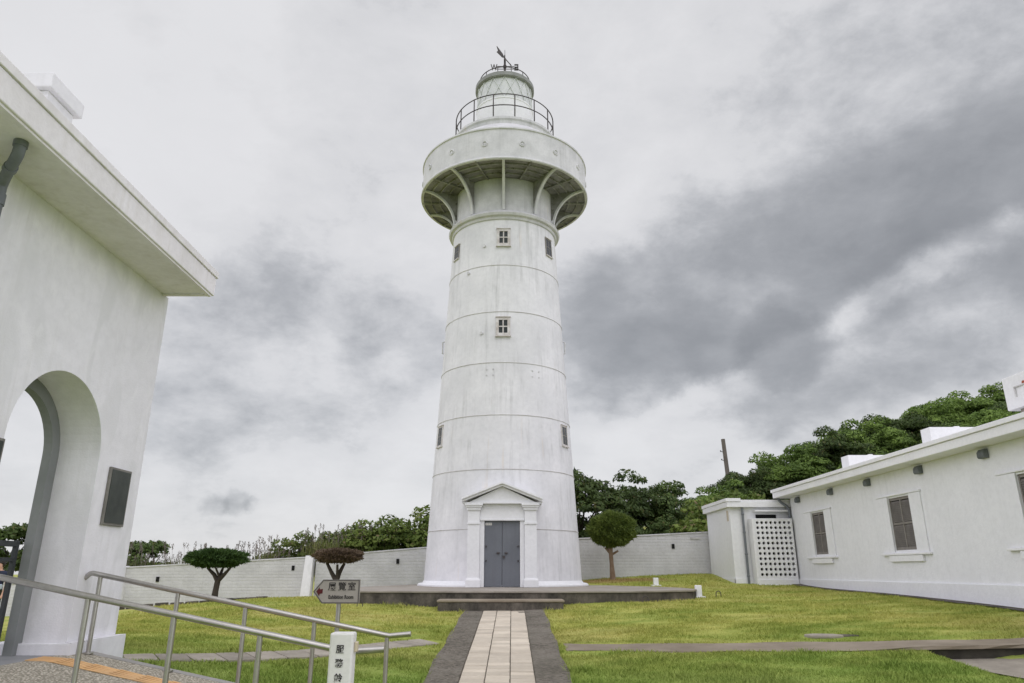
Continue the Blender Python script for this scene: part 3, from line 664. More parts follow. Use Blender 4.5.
    for a in (R(-86), R(86)):
        mb = MB(); p = Vector(pol(a, tower_r(10.1), 10.1)); n_ = Vector((math.sin(a), -math.cos(a), 0)); mb.tube([p - n_ * .03 + Vector((0, 0, .25)), p + n_ * .07 + Vector((0, 0, .2)), p + n_ * .07 - Vector((0, 0, .25)), p - n_ * .03 - Vector((0, 0, .3))], .03, 6); mb.build('iron_hook', M['gallery'], LH)
    for (px_, z_) in ((-.74, 13.65), (-.80, 10.0), (-1.35, 12.6)):
        a = math.asin(px_ / tower_r(z_)); mb = MB(); p = Vector(pol(a, tower_r(z_), z_)); n_ = Vector((math.sin(a), -math.cos(a), 0)); mb.tube([p - n_ * .02, p + n_ * .06], .06, 10); mb.build('stud', M['gallery'], LH)
    for px_ in (-.47, 1.20):
        for dx in (-.12, .12):
            for dz in (-.11, .11):
                z_ = 8.45 + dz; a = math.asin((px_ + dx) / tower_r(z_)); mb = MB(); p = Vector(pol(a, tower_r(z_), z_)); n_ = Vector((math.sin(a), -math.cos(a), 0)); mb.tube([p - n_ * .02, p + n_ * .02], .03, 8); mb.build('bolt', M['gallery'], LH)
    # portal
    cx = -.323; yf = 24.0; T = M['tower_low']
    for s in (-1, 1):
        mb = MB(); a, b = sorted((cx + s * .735, cx + s * 1.13)); mb.box(a, b, yf, 25.0, 1.087, 3.70); P = mb.build('pilaster', T, LH, bevel=.006)
        a, b = sorted((cx + s * .70, cx + s * 1.17))
        mb = MB(); mb.prism([(a, yf - .04, 1.088), (b, yf - .04, 1.088), (b, yf - .04, 1.30), (b - .02, yf - .02, 1.36), (a + .02, yf - .02, 1.36), (a, yf - .04, 1.30)], (0, .9, 0)); mb.build('pilaster_base', T, P, bevel=.008)
        mb = MB(); mb.box(a + .02, b - .02, yf - .03, yf + .02, 3.05, 3.11); mb.build('necking', T, P)
        mb = MB(); mb.box(a, b, yf - .05, yf + .02, 3.50, 3.582); mb.box(a - .035, b + .035, yf - .085, yf + .02, 3.58, 3.642); mb.box(a - .06, b + .06, yf - .12, yf + .02, 3.64, 3.70)
        mb.build('pilaster_cap', T, P, bevel=.006)
        mb = MB(); a, b = sorted((cx + s * .585, cx + s * .733)); mb.box(a, b, yf + .10, 24.9, 1.089, 3.16); mb.build('jamb', T, LH, bevel=.006)
    mb = MB(); mb.box(cx - .733, cx + .733, yf + .07, 24.95, 3.162, 3.70); mb.box(cx - .73, cx + .73, yf + .045, yf + .068, 3.165, 3.22); mb.build('frieze', T, LH, bevel=.005)
    mb = MB(); w = 1.31
    mb.prism([(cx - w + .1, yf - .02, 3.702), (cx + w - .1, yf - .02, 3.702), (cx, yf - .02, 4.26)], (0, 1.1, 0))
    mb.box(cx - w, cx + w, yf - .10, yf - .022, 3.702, 3.745); mb.build('tympanum', T, LH)
    mb = MB()
    for s in (-1, 1):
        for (o0, o1, dd) in ((0.0, .075, .18), (.076, .135, .25)):
            q = [(cx + s * (w + .02), yf - dd, 3.748 + o0), (cx, yf - dd, 4.265 + o0), (cx, yf - dd, 4.265 + o1), (cx + s * (w + .02), yf - dd, 3.748 + o1)]
            mb.prism(q, (0, 1.4, 0))
    mb.build('pediment_cornice', T, LH)
    for s in (-1, 1):
        mb = MB(); a, b = sorted((cx + s * .006, cx + s * .583)); yd = yf + .17
        mb.box(a, b, yd, yd + .05, 1.10, 3.155)
        lf = mb.build('door', M['greydoor'], LH, bevel=.004)
        mb = MB()
        for zz in (1.9, 2.35): mb.tube([(b - .06 if s > 0 else a + .06, yd - .03, zz - .03), (b - .06 if s > 0 else a + .06, yd - .03, zz + .03)], .02, 6)
        mb.tube([(cx + s * .13 - .05, yd - .03, 2.14), (cx + s * .13 + .05, yd - .03, 2.14)], .022, 6); mb.tube([(cx + s * .13, yd - .04, 2.14), (cx + s * .13, yd + .01, 2.14)], .035, 8); mb.build('handle', M['iron'], lf)
    mb = MB(); mb.box(cx + .02, cx + .09, yf + .13, yf + .165, 1.98, 2.06); mb.build('padlock', M['iron'], LH)
    mb = MB(); mb.box(cx - .55, cx - .34, yf + .155, yf + .167, 3.02, 3.10); nb = mb.build('notice', M['post_white'], LH)
    mb = MB()
    for i in range(3): mb.box(cx - .53 + i * .065, cx - .485 + i * .065, yf + .150, yf + .1545, 3.04, 3.08)
    mb.build('notice_print', M['seam'], nb)
lighthouse(); rel(LH)
for ch in LH.children_recursive:
    if ch.parent is not LH and ch.type == 'MESH': pass

# ------------------------------------------------------------------ gatehouse on the left
GX = -5.25
GH = thing('gatehouse', 'white plastered gatehouse wall with round arch and flat overhanging roof', 'gatehouse', (GX, 8.17, .6))
def gatehouse():
    yc, rr, zs = 8.17, .88, 2.96
    arc = lambda r, n=28: [(yc + r * math.cos(math.pi * i / n), zs + r * math.sin(math.pi * i / n)) for i in range(n + 1)]
    a = arc(rr); y1 = 10.13; y0 = 1.0; zt = 5.56; zb = .25
    poly = [(y1, zb), (y1, zt), (y0, zt), (y0, zb)] + [(yc - rr, zb)] + a[::-1] + [(yc + rr, zb)]
    mb = MB(); mb.prism([(GX, y, z) for y, z in poly], (-.625, 0, 0)); w = mb.build('wall', M['stucco'], GH)
    # grey inner arch frame
    ri = .725; ai = arc(ri); ao = arc(rr - .002)
    poly = [(yc - ri, .62)] + [(yc - rr + .002, .62)] + ao[::-1] + [(yc + rr - .002, .62), (yc + ri, .62)] + ai
    mb = MB(); mb.prism([(GX - .52, y, z) for y, z in poly], (-.11, 0, 0))
    fr = mb.build('arch_frame', M['archframe'], GH)
    # plinths round the piers
    for (p0, p1, nx) in ((yc + rr - .07, y1 + .09, 1), (y0, yc - rr + .07, 0)):
        mb = MB(); pts = [(GX + .10, p0), (GX + .10, p1), (GX - .9, p1), (GX - .9, p0 + .0)]
        mb.prism([(x, y, .1) for x, y in pts], (0, 0, .685)); v = mb.prism([(GX + .10, p0, .785), (GX + .10, p1, .785), (GX - .9, p1, .785), (GX - .9, p0, .785)], (0, 0, .0001)) if False else None
        mb.prism([(GX + .002, p0 + .07, .785), (GX + .10, p0, .785), (GX + .10, p1, .785), (GX + .002, p1 - .09, .785), ], (0, 0, .012))
        mb.build('pier_plinth', M['stucco'], GH, bevel=.015)
    # roof slab: soffit, fascia with stepped lip
    mb = MB(); mb.box(-7.3, -4.52, y0, 10.05, 5.562, 5.85); rf = mb.build('roof', M['stucco_eave'], GH, bevel=.012)
    mb = MB(); mb.box(-7.33, -4.500, y0, 10.07, 5.852, 5.955); mb.build('cornice', M['stucco_eave'], rf, bevel=.008)
    mb = MB(); mb.box(-4.60, -4.545, y0, 10.0, 5.535, 5.5615); mb.box(-7.2, -4.602, 9.93, 9.985, 5.535, 5.5615); mb.build('drip_edge', M['stucco_eave'], rf)
    # roof block with a cap
    mb = MB(); mb.box(-5.96, -5.63, 7.27, 7.79, 5.956, 7.15); bk = mb.build('chimney', M['stucco'], GH, bevel=.01)
    mb = MB(); mb.box(-6.01, -5.56, 7.20, 7.86, 7.152, 7.36); mb.build('cap', M['stucco'], bk, bevel=.015)
    # stone plaques
    for (p0, p1) in ((9.31, 9.83), (6.76, 7.27)):
        mb = MB(); mb.box(GX + .002, GX + .035, p0, p1, 2.155, 2.89); pq = mb.build('plaque', M['plaque_rim'], GH, bevel=.006)
        mb = MB(); mb.box(GX + .036, GX + .041, p0 + .03, p1 - .03, 2.185, 2.86); mb.build('face', M['plaque'], pq)
    # drainpipe
    mb = MB(); pts = [(-4.76, 5.96, 5.565), (-4.76, 5.96, 5.47), (-4.775, 5.975, 5.43), (-4.82, 6.015, 5.40), (-5.05, 6.235, 5.355), (-5.11, 6.295, 5.335), (-5.145, 6.325, 5.29), (-5.15, 6.33, 5.22), (-5.15, 6.33, .7)]
    mb.tube(pts, .054, 14); dp = mb.build('drainpipe', M['pipe'], GH)
    for p in (((-4.76, 5.96, 5.50), (-4.76, 5.96, 5.56)), ((-5.15, 6.33, 5.08), (-5.15, 6.33, 5.20)), ((-4.92, 6.11, 5.38), (-4.97, 6.158, 5.37))):
        mb = MB(); mb.tube(p, .064, 14); mb.build('collar', M['pipe'], dp)
gatehouse(); rel(GH)

# iron gate in the arch
GT = thing('iron_gate', 'dark iron gate with square bars closing the white arch', 'gate', (-5.95, 8.15, .66))
def gate():
    x = -5.95; y0, y1 = 7.44, 8.885
    mb = MB(); mb.box(x - .025, x + .025, y1 - .05, y1, .70, 1.94); mb.box(x - .025, x + .025, y0, y0 + .05, .70, 1.94)
    mb.box(x - .024, x + .024, y0 + .05, y1 - .05, 1.87, 1.935); mb.box(x - .024, x + .024, y0 + .05, y1 - .05, 1.70, 1.745); mb.box(x - .024, x + .024, y0 + .05, y1 - .05, .80, .87)
    mb.build('gate_frame', M['gate_iron'], GT, bevel=.004)
    for k in range(5):
        y = y0 + .2 + k * .2; mb = MB(); mb.box(x - .012, x + .012, y - .012, y + .012, 1.747, 1.868); mb.build('short_bar', M['gate_iron'], GT)
        if k in (0, 2): 
            mb = MB(); mb.box(x - .02, x + .02, y - .02, y + .02, .872, 1.698); mb.build('bar', M['gate_iron'], GT)
gate(); rel(GT)

# landing, ramp, kerb and tactile strip
def ramp_z(x): return .66 if x < -5.1 else .66 - .195 * (x + 5.1)
def slope_slab(name, xs_, y0, y1, dz, m, depth, ridge=False):
    mb = MB()
    for x0, x1 in zip(xs_, xs_[1:]):
        a, b = ramp_z(x0) + dz, ramp_z(x1) + dz
        mb.prism([(x0, y0, a), (x1, y0, b), (x1, y0, b - depth), (x0, y0, a - depth)], (0, y1 - y0, 0))
    bmesh.ops.remove_doubles(mb.bm, verts=mb.bm.verts, dist=1e-4)
    return mb.build(name, m)
mb = MB(); mb.box(-9.5, -5.32, 5.5, 9.02, .1, .66); structure(mb.build('landing_pavement', M['smooth']))
structure(slope_slab('ramp_pavement', [-5.318, -5.1, -1.45], 7.24, 9.23, 0, M['pebble'], .5))
structure(slope_slab('ramp_kerb', [-5.14, -5.1, -1.45], 9.232, 9.38, .004, M['kerb'], .5))
structure(slope_slab('ramp_kerb', [-5.318, -5.1, -1.45], 7.08, 7.238, .004, M['kerb'], .5))
def tactile():
    mb = MB(); x = -5.31
    while x < -2.0:
        x1 = x + .295; a, b = ramp_z(x) + .004, ramp_z(x1) + .004
        mb.prism([(x, 8.43, a), (x1, 8.43, b), (x1, 8.43, b + .008), (x, 8.43, a + .008)], (0, .31, 0))
        for k in range(4):
            yy = 8.43 + .045 + k * .073
            mb.prism([(x + .02, yy, a + .0085), (x1 - .02, yy, b + .0085), (x1 - .02, yy, b + .0135), (x + .02, yy, a + .0135)], (0, .035, 0))
        x = x1 + .005
    return mb.build('tactile_paving', M['tactile'])
structure(tactile())

# steel handrails
def handrail(label, y, xs_, x_start, x_end, wall_end):
    zr = lambda x: 1.555 - .1945 * (x + 5.09)
    t = thing('handrail', label, 'handrail', (xs_[0], y, .6), 'steel handrails of the ramp')
    mb = MB(); pts = []
    if wall_end: pts += [(x_start - .10, y + .02, zr(x_start) - .055), (x_start - .04, y + .01, zr(x_start) - .005)]
    pts += [(x_start, y, zr(x_start))]
    pts += [(x, y, zr(x)) for x in np.linspace(x_start + .2, xs_[-1] - .03, 8)] + [(xs_[-1] + .03, y, zr(xs_[-1]) - .004), (x_end, y, zr(xs_[-1]) + .018)]
    mb.tube(pts, .031, 14); mb.build('rail', M['steel'], t)
    for x in xs_:
        mb = MB(); mb.tube([(x, y, ramp_z(x) - .02), (x, y, zr(x) - .022)], .026, 12); p = mb.build('post', M['steel'], t)
        mb = MB(); mb.tube([(x, y, ramp_z(x) + .002), (x, y, ramp_z(x) + .018)], .06, 14); mb.build('base_flange', M['steel'], p)
    rel(t)
handrail('brushed steel handrail starting at the white pier, farther side of the ramp', 9.2, (-5.06, -4.08, -3.235, -2.385, -1.50), -5.16, -1.215, True)
handrail('brushed steel handrail nearer the camera, passing behind the white post', 7.3, (-4.10, -3.245, -2.40, -1.58), -6.2, -1.21, False)

# white post with the service bell
t = thing('service_bell_post', 'leaning white post with vertical black lettering at the ramp foot', 'post', (-1.535, 6.9, -.1))
def bell_post():
    mb = MB(); mb.box(-1.640, -1.428, 6.90, 7.06, -.12, 1.065); b = mb.build('post_body', M['post_white'], t, bevel=.018)
    mb = MB()
    for ch, z in (('服', .925), ('務', .81), ('鈴', .69)): text_mesh(mb, ch, .074, (-1.540, 6.897, z), (1, 0, 0), (0, 0, 1), .002, .0012)
    mb.build('lettering', M['ink'], t)
    mb = MB(); mb.box(-1.427, -1.398, 6.95, 7.02, .90, .985); mb.build('bell_button', M['cyan_bell'], t, bevel=.008)
bell_post(); rel(t)

# arrow sign
t = thing('direction_sign', 'grey arrow-shaped sign pointing left on a steel pole', 'sign', (-2.305, 10.0, .1))
def arrow_sign():
    x0, x1, z0, z1 = -2.635, -2.022, 1.185, 1.485; zm = (z0 + z1) / 2; xs_ = x0 + .125; y = 9.97
    out = [(x0, zm), (xs_, z1), (x1, z1), (x1, z0), (xs_, z0)]
    mb = MB(); mb.prism([(x, y, z) for x, z in out], (0, .05, 0)); mb.build('panel', M['signplate'], t, bevel=.004)
    cxm = sum(p[0] for p in out) / 5
    mb = MB(); n = len(out)
    ins = [(x0 + .022, zm), (xs_ + .006, z1 - .016), (x1 - .016, z1 - .016), (x1 - .016, z0 + .016), (xs_ + .006, z0 + .016)]
    for i in range(n):
        j = (i + 1) % n; mb.prism([(out[i][0], y - .004, out[i][1]), (out[j][0], y - .004, out[j][1]), (ins[j][0], y - .004, ins[j][1]), (ins[i][0], y - .004, ins[i][1])], (0, .0035, 0))
    mb.build('rim', M['signrim'], t)
    mb = MB(); text_mesh(mb, '展', .112, (-2.386, y - .002, 1.392), (1, 0, 0), (0, 0, 1), .002, .0008); text_mesh(mb, '覽', .112, (-2.254, y - .002, 1.392), (1, 0, 0), (0, 0, 1), .002, .0008); text_mesh(mb, '室', .112, (-2.126, y - .002, 1.392), (1, 0, 0), (0, 0, 1), .002, .0008)
    text_mesh(mb, 'Exhibition Room', .066, (-2.262, y - .002, 1.265), (1, 0, 0), (0, 0, 1), .002, .0015, .74); mb.build('lettering', M['ink'], t)
    c0 = (-2.545, 1.335); mb = MB()
    pts = [(-.042, 0), (-.004, .045), (-.002, .022), (.034, .026), (.030, -.020), (.0, -.022), (-.006, -.045)]
    mb.prism([(c0[0] + a * 1.15, y - .004, c0[1] + b * 1.25) for a, b in pts], (0, .0035, 0)); mb.build('arrow_mark', M['maroon'], t)
    mb = MB(); mb.tube([(-2.305, 10.06, .0), (-2.305, 10.06, 1.40)], .030, 12); mb.build('pole', M['steel'], t)
arrow_sign(); rel(t)

# ------------------------------------------------------------------ boundary walls
def wall_run(label, pts, thick=.28, name='boundary_wall'):
    """pts: (x, y, z bottom, z top)"""
    t = thing(name, label, 'wall', (pts[0][0], pts[0][1], pts[0][2]), 'white boundary walls')
    mb = MB(); cp = MB()
    for (ax, ay, ab, at), (bx, by, bb, bt) in zip(pts, pts[1:]):
        mb.prism([(ax, ay, ab - .6), (bx, by, bb - .6), (bx, by, bt - .06), (ax, ay, at - .06)], (0, thick, 0))
        cp.prism([(ax, ay - .03, at - .058), (bx, by - .03, bt - .058), (bx, by - .03, bt), (ax, ay - .03, at)], (0, thick + .06, 0))
    for b in (mb, cp): bmesh.ops.remove_doubles(b.bm, verts=b.bm.verts, dist=1e-4)
    mb.build('brickwork', M['wall'], t); cp.build('coping', M['wall'], t, bevel=.01)
    return t
wl = wall_run('long white brick wall left of the lighthouse, ending at the buttress', [(-30, 30.9, -1.2, 1.2), (-20.6, 31.2, -.5, 1.12), (-17.6, 31.4, -.2, 1.30), (-17.4, 31.4, -.2, 1.72), (-16.4, 31.5, 0, 1.745), (-8.62, 31.5, .3, 2.16)])
wm = wall_run('white brick wall between the buttress and the lighthouse', [(-8.30, 31.5, .31, 2.19), (-3.7, 31.6, .6, 2.56), (-.4, 31.8, .9, 2.78)])
wr = wall_run('white brick wall between the lighthouse and the flat-roofed annex', [(-.4, 32.0, .9, 2.80), (2.96, 32.0, 1.2, 2.945), (9.2, 32.0, 1.5, 3.25)])
def slots(t, lst):
    for (x, y, z) in lst:
        mb = MB(); mb.box(x - .06, x + .06, y - .012, y + .05, z - .10, z + .10); mb.build('vent_slot', M['black'], t)
slots(wl, [(-14.9, 31.46, 1.25), (-9.25, 31.49, 1.70)]); slots(wm, [(-4.85, 31.55, 1.97)]); slots(wr, [(6.98, 31.98, 2.60)])
mb = MB(); mb.box(7.75, 8.15, 31.965, 31.995, 2.90, 2.97); mb.build('stain', M['seam'], wr)
for t in (wl, wm, wr): rel(t)
mb = MB(); mb.prism([(-8.78, 31.05, .1), (-8.36, 31.05, .1), (-8.42, 31.40, 2.20), (-8.74, 31.40, 2.20)], (0, .45, 0)); b = mb.build('wall_buttress', M['stucco'], bevel=.02)
tag(b, 'white buttress leaning on the wall behind the brown flat-topped tree', 'buttress')
mb = MB(); mb.prism([(-16.75, 30.9, -.3), (-16.2, 30.9, -.3), (-16.3, 31.4, 1.78), (-16.6, 31.4, 1.78)], (0, .4, 0)); b = mb.build('wall_buttress', M['stucco'], bevel=.02)
tag(b, 'white buttress at the wall beside the gatehouse pier', 'buttress')

# ------------------------------------------------------------------ house on the right
HX = 10.8
HS = thing('white_house', 'long low white house with shuttered windows and flat concrete eave', 'house', (HX, 18, .8))
def house():
    ye = 28.12; y0 = 5.0; H = M['house']; T = M['house_trim']
    wins = [(25.20, 26.30), (19.66, 20.82), (14.22, 15.36), (8.8, 9.8)]
    mb = MB()
    # wall as pieces round the openings
    zb, zt, w0, w1 = .1, 4.285, 2.135, 3.555
    mb.box(HX, HX + .35, y0, ye, zb, w0); mb.box(HX, HX + .35, y0, ye, w1, zt)
    ed = [y0] + [v for a, b in wins[::-1] for v in (a, b)] + [ye]
    for a, b in zip(ed[::2], ed[1::2]): mb.box(HX, HX + .35, a, b, w0, w1)
    mb.box(HX + .35, 17.0, ye - .3, ye, zb, zt)
    bmesh.ops.remove_doubles(mb.bm, verts=mb.bm.verts, dist=1e-4)
    mb.build('wall', H, HS)
    mb = MB(); mb.box(HX - .055, HX - .002, y0, ye + .03, .1, 1.30); mb.build('plinth', H, HS, bevel=.012)
    mb = MB(); mb.box(10.24, 17.4, y0, 28.42, 4.287, 4.50); rf = mb.build('roof', T, HS, bevel=.012)
    mb = MB(); mb.box(10.19, 17.45, y0, 28.47, 4.502, 4.61); mb.build('eave_lip', T, rf, bevel=.01)
    for (a, b) in wins:
        c = (a + b) / 2; mb = MB(); p = HX - .035
        # raised surround
        mb.box(p, HX - .002, a - .56, a - .0, 2.06, 3.60); mb.box(p, HX - .002, b, b + .56, 2.06, 3.60)
        mb.box(p - .02, HX - .002, a - .60, b + .60, 3.602, 3.65)
        f = mb.build('window', H, HS, bevel=.008)
        mb = MB(); mb.box(p - .06, HX - .001, a - .66, b + .66, 2.0, 2.058); mb.box(p - .04, HX - .001, a - .28, b + .28, 1.83, 1.998); mb.build('sill', T, f, bevel=.012)
        mb = MB(); mb.box(HX + .10, HX + .13, a, b, w0, w1); mb.build('pane', M['darkglass'], f)
        mb = MB(); x0_, x1_ = HX + .03, HX + .075
        for (u, v) in ((a + .002, a + .04), (c - .03, c + .03), (b - .04, b - .002)): mb.box(x0_, x1_, u, v, w0 + .002, w1 - .002)
        for (u, v) in ((w0 + .003, w0 + .07), (2.82, 2.88), (w1 - .07, w1 - .003)): mb.box(x0_ + .003, x1_ - .003, a + .05, c - .035, u, v); mb.box(x0_ + .003, x1_ - .003, c + .035, b - .05, u, v)
        mb.build('shutter_frame', M['shutter_frame'], f)
        mb = MB(); z = w0 + .09
        while z < w1 - .09:
            if not 2.79 < z < 2.89:
                for (u, v) in ((a + .05, c - .036), (c + .036, b - .05)):
                    mb.prism([(HX + .034, u, z - .030), (HX + .070, u, z + .030), (HX + .070, u, z + .038), (HX + .034, u, z - .020)], (0, v - u, 0))
            z += .05
        mb.build('louvres', M['shutter'], f)
    for y in (27.28, 24.40, 21.77, 18.92, 16.20, 13.4):
        mb = MB(); mb.prism([(HX - .002, y - .125, 4.03), (HX - .11, y - .125, 4.03), (HX - .135, y - .125, 4.07), (HX - .13, y - .125, 4.17), (HX - .08, y - .125, 4.235), (HX - .002, y - .125, 4.245)], (0, .25, 0)); v = mb.build('vent_hood', M['hood'], HS, bevel=.012)
    # roof blocks
    for (a, b, zt_, x0_) in ((23.28, 23.80, 5.20, 11.0), (18.50, 18.95, 5.20, 11.0)):
        mb = MB(); mb.box(x0_, x0_ + 1.9, a, b, 4.612, zt_); k = mb.build('roof_block', T, HS, bevel=.012)
        mb = MB(); mb.box(x0_ + .8, x0_ + .92, a + .2, a + .32, zt_ + .001, zt_ + .06); mb.build('vent_cap', T, k)
    # tank box raised on feet
    mb = MB(); mb.box(10.97, 12.6, 11.8, 15.42, 4.95, 5.68); k = mb.build('water_tank', T, HS, bevel=.015)
    mb = MB(); mb.box(10.93, 10.968, 11.8, 15.05, 5.39, 5.415); mb.box(10.93, 10.968, 15.025, 15.05, 5.20, 5.388); mb.build('panel_trim', M['seam'], k)
    mb = MB(); mb.tube([(10.965, 14.74, 5.44), (10.94, 14.74, 5.44)], .04, 10); mb.build('red_fitting', M['redtape'], k)
    for (x, y) in ((11.2, 15.1), (12.3, 15.1), (11.2, 12.2), (12.3, 12.2)):
        mb = MB(); mb.box(x - .1, x + .1, y - .1, y + .1, 4.612, 4.949); mb.build('foot', M['conc_top'], k)
    # drainpipe at the corner
    mb = MB(); mb.tube([(10.42, 28.30, 4.29), (10.42, 28.30, 4.22), (10.50, 28.28, 4.12), (10.68, 28.24, 3.98), (10.74, 28.20, 3.86), (10.745, 28.20, 1.05)], .05, 10); d = mb.build('drainpipe', M['pipe'], HS)
    for z in (1.5, 2.2, 2.9, 3.6): mb = MB(); mb.tube([(10.745, 28.2, z - .03), (10.745, 28.2, z + .03)], .062, 10); mb.build('collar', M['pipe'], d)
house(); rel(HS)

# annex with pierced screen
AN = thing('annex', 'small flat-roofed white annex with a pierced screen at the house end', 'outbuilding', (8.6, 30, 1.1))
def annex():
    H = M['house']; T = M['house_trim']; x0 = 8.52; x1 = 14.0; yf = 28.52; yb = 31.9
    mb = MB(); mb.box(x0, x1, yf, yb, .6, 3.95); mb.build('wall', H, AN, bevel=.01)
    mb = MB(); mb.box(x0 - .04, x0 - .002, yf - .04, yb, .6, 1.32); mb.box(x0 - .04, 10.7, yf - .04, yf - .002, .6, 1.32); mb.build('plinth', H, AN, bevel=.01)
    mb = MB(); mb.box(x0 - .14, x1, yf - .20, yb + .1, 3.952, 4.16); rf = mb.build('roof', T, AN, bevel=.012)
    mb = MB(); mb.box(x0 - .17, 8.93, yf - .23, yb + .13, 4.162, 4.29); mb.box(8.932, x1, yf - .17, yb + .1, 4.162, 4.235); mb.build('parapet', T, rf, bevel=.01)
    mb = MB(); mb.box(9.40, 10.72, yf - .32, yf - .001, 3.775, 3.83); mb.build('canopy', T, AN, bevel=.008)
    mb = MB(); mb.box(9.52, 10.32, yf - .012, yf + .05, 3.48, 3.68); mb.build('transom_opening', M['black'], AN)
    mb = MB(); pts = [(8.99, yf - .10, 3.95), (8.99, yf - .10, 3.8), (8.99, yf - .10, 1.05)]; mb.tube(pts, .045, 10); d = mb.build('drainpipe', M['pipe'], AN)
    for z in (1.4, 2.2, 3.0, 3.7): mb = MB(); mb.tube([(8.99, yf - .10, z - .03), (8.99, yf - .10, z + .03)], .056, 10); mb.build('collar', M['pipe'], d)
    # screen: a slab with 8 x 11 round holes
    sx0, sx1, sz0, sz1, ys = 9.28, 10.70, 1.36, 3.44, 27.98; nx_, nz_ = 8, 11; px, pz = (sx1 - sx0 - .04) / nx_, (sz1 - sz0) / nz_; th = .12
    mb = MB(); n = 12; bm = mb.bm
    grid = {}
    def vert(x, y, z):
        k = (round(x, 4), round(y, 4), round(z, 4))
        if k not in grid: grid[k] = bm.verts.new((x, y, z))
        return grid[k]
    for i in range(nx_):
        for j in range(nz_):
            cx, cz = sx0 + .02 + px * (i + .5), sz0 + pz * (j + .5); hr = .058
            sq = []
            for k in range(n):
                u = 2 * math.pi * (k + .5) / n - math.pi; c_, s_ = math.cos(u), math.sin(u); m_ = max(abs(c_), abs(s_)); sq.append((cx + c_ / m_ * px / 2, cz + s_ / m_ * pz / 2))
            # snap the outline onto the cell corners
            for cxx in (-1, 1):
                for czz in (-1, 1):
                    q = min(range(n), key=lambda k: (sq[k][0] - cx - cxx * px / 2) ** 2 + (sq[k][1] - cz - czz * pz / 2) ** 2); sq[q] = (cx + cxx * px / 2, cz + czz * pz / 2)
            ci = [(cx + hr * math.cos(2 * math.pi * (k + .5) / n - math.pi), cz + hr * math.sin(2 * math.pi * (k + .5) / n - math.pi)) for k in range(n)]
            for k in range(n):
                l = (k + 1) % n
                for y in (ys, ys + th): bm.faces.new([vert(sq[k][0], y, sq[k][1]), vert(sq[l][0], y, sq[l][1]), vert(ci[l][0], y, ci[l][1]), vert(ci[k][0], y, ci[k][1])])
                bm.faces.new([vert(ci[k][0], ys, ci[k][1]), vert(ci[l][0], ys, ci[l][1]), vert(ci[l][0], ys + th, ci[l][1]), vert(ci[k][0], ys + th, ci[k][1])])
    sc = mb.build('pierced_screen', T, AN)
    mb = MB(); mb.box(sx0 - .10, sx0 + .018, ys - .003, yf - .04, .8, 3.50); mb.box(sx1 - .018, sx1 + .02, ys - .003, ys + th, .8, 3.50); mb.box(sx0 + .019, sx1 - .019, ys - .002, ys + th, sz1 + .001, 3.50); mb.box(sx0 + .019, sx1 - .019, ys - .002, ys + th, .8, sz0 - .001)
    mb.box(sx0 - .12, sx1 + .02, ys - .04, ys - .006, .8, 1.28); mb.build('screen_frame', T, sc, bevel=.008)
    mb = MB(); mb.box(sx0 + .02, sx1 - .02, ys + th + .002, yf - .018, 3.44, 3.498); mb.build('shade_lid', T, sc)  # added cover, keeps light out of the space behind the screen
    mb = MB(); mb.box(9.31, 10.69, yf - .015, yf - .003, .9, 3.43); mb.build('doorway_shade', M['black'], AN)  # black sheet across the whole alcove back, painted shade behind the holes
    mb = MB(); mb.box(x0 - .004, x0 - .0005, 28.70, 28.95, 3.45, 3.85); mb.build('stain', M['paver'], AN)
annex(); rel(AN)

# ------------------------------------------------------------------ utility pole
t = thing('utility_pole', 'leaning weathered utility pole rising behind the annex', 'pole', (13.9, 46, 2))
mb = MB(); mb.tube([(14.10, 46, 1.5), (13.75, 46, 9.75)], [.17, .125], 12); mb.build('pole', M['pole_wood'], t)
for z in (8.35, 8.9): mb = MB(); xx = 14.10 - .042 * (z - 1.5); mb.tube([(xx - .05, 46, z), (xx - .30, 45.9, z + .03)], .02, 6); mb.tube([(xx - .29, 45.9, z + .02), (xx - .29, 45.9, z + .10)], .035, 6); mb.build('insulator', M['iron'], t)
rel(t)

# ------------------------------------------------------------------ vegetation
def leaves(clumps, per, size, rng_, flat=0.35, shell=0.55, aspect=0.5, droop=0.0):
    """leaf-sized faces spread through clumps (centre, (rx, ry, rz))"""
    V = []; 
    for (c, r) in clumps:
        n = max(4, int(per * (r[0] * r[1]) ** .5 * (2 if False else 1)))
        d = rng_.normal(size=(n, 3)); d[:, 2] = np.abs(d[:, 2]) * .9 + d[:, 2] * .35; d /= np.linalg.norm(d, axis=1, keepdims=True)
        k = shell + (1 - shell) * rng_.random(n) ** .6
        p = np.array(c) + d * k[:, None] * np.array(r)
        nrm = d + rng_.normal(size=(n, 3)) * .55 + np.array((0, 0, flat)); nrm /= np.linalg.norm(nrm, axis=1, keepdims=True)
        tx = np.cross(nrm, rng_.normal(size=(n, 3))); tx /= np.linalg.norm(tx, axis=1, keepdims=True) + 1e-9; ty = np.cross(nrm, tx)
        s = size * (.55 + .9 * rng_.random(n))[:, None]
        bend = nrm * s * .18
        q = np.stack([p - tx * s, p - ty * s * aspect - bend, p + tx * s - bend * droop, p + ty * s * aspect - bend], 1); V.append(q)
    V = np.concatenate(V); n = len(V); return V.reshape(-1, 3), np.arange(n * 4).reshape(n, 4)
def crown_clumps(rng_, n, rx, ry, rz, cz, cr, low=-.35):
    out = []
    for i in range(n):
        while True:
            d = rng_.normal(size=3); d /= np.linalg.norm(d)
            if d[2] > low: break
        k = .45 + .55 * rng_.random() ** .5; k *= 1 + .18 * rng_.normal()
        c = (d[0] * rx * k, d[1] * ry * k, cz + d[2] * rz * k); r = cr * (.6 + .8 * rng_.random()); out.append((c, (r, r, r * .72)))
    return out
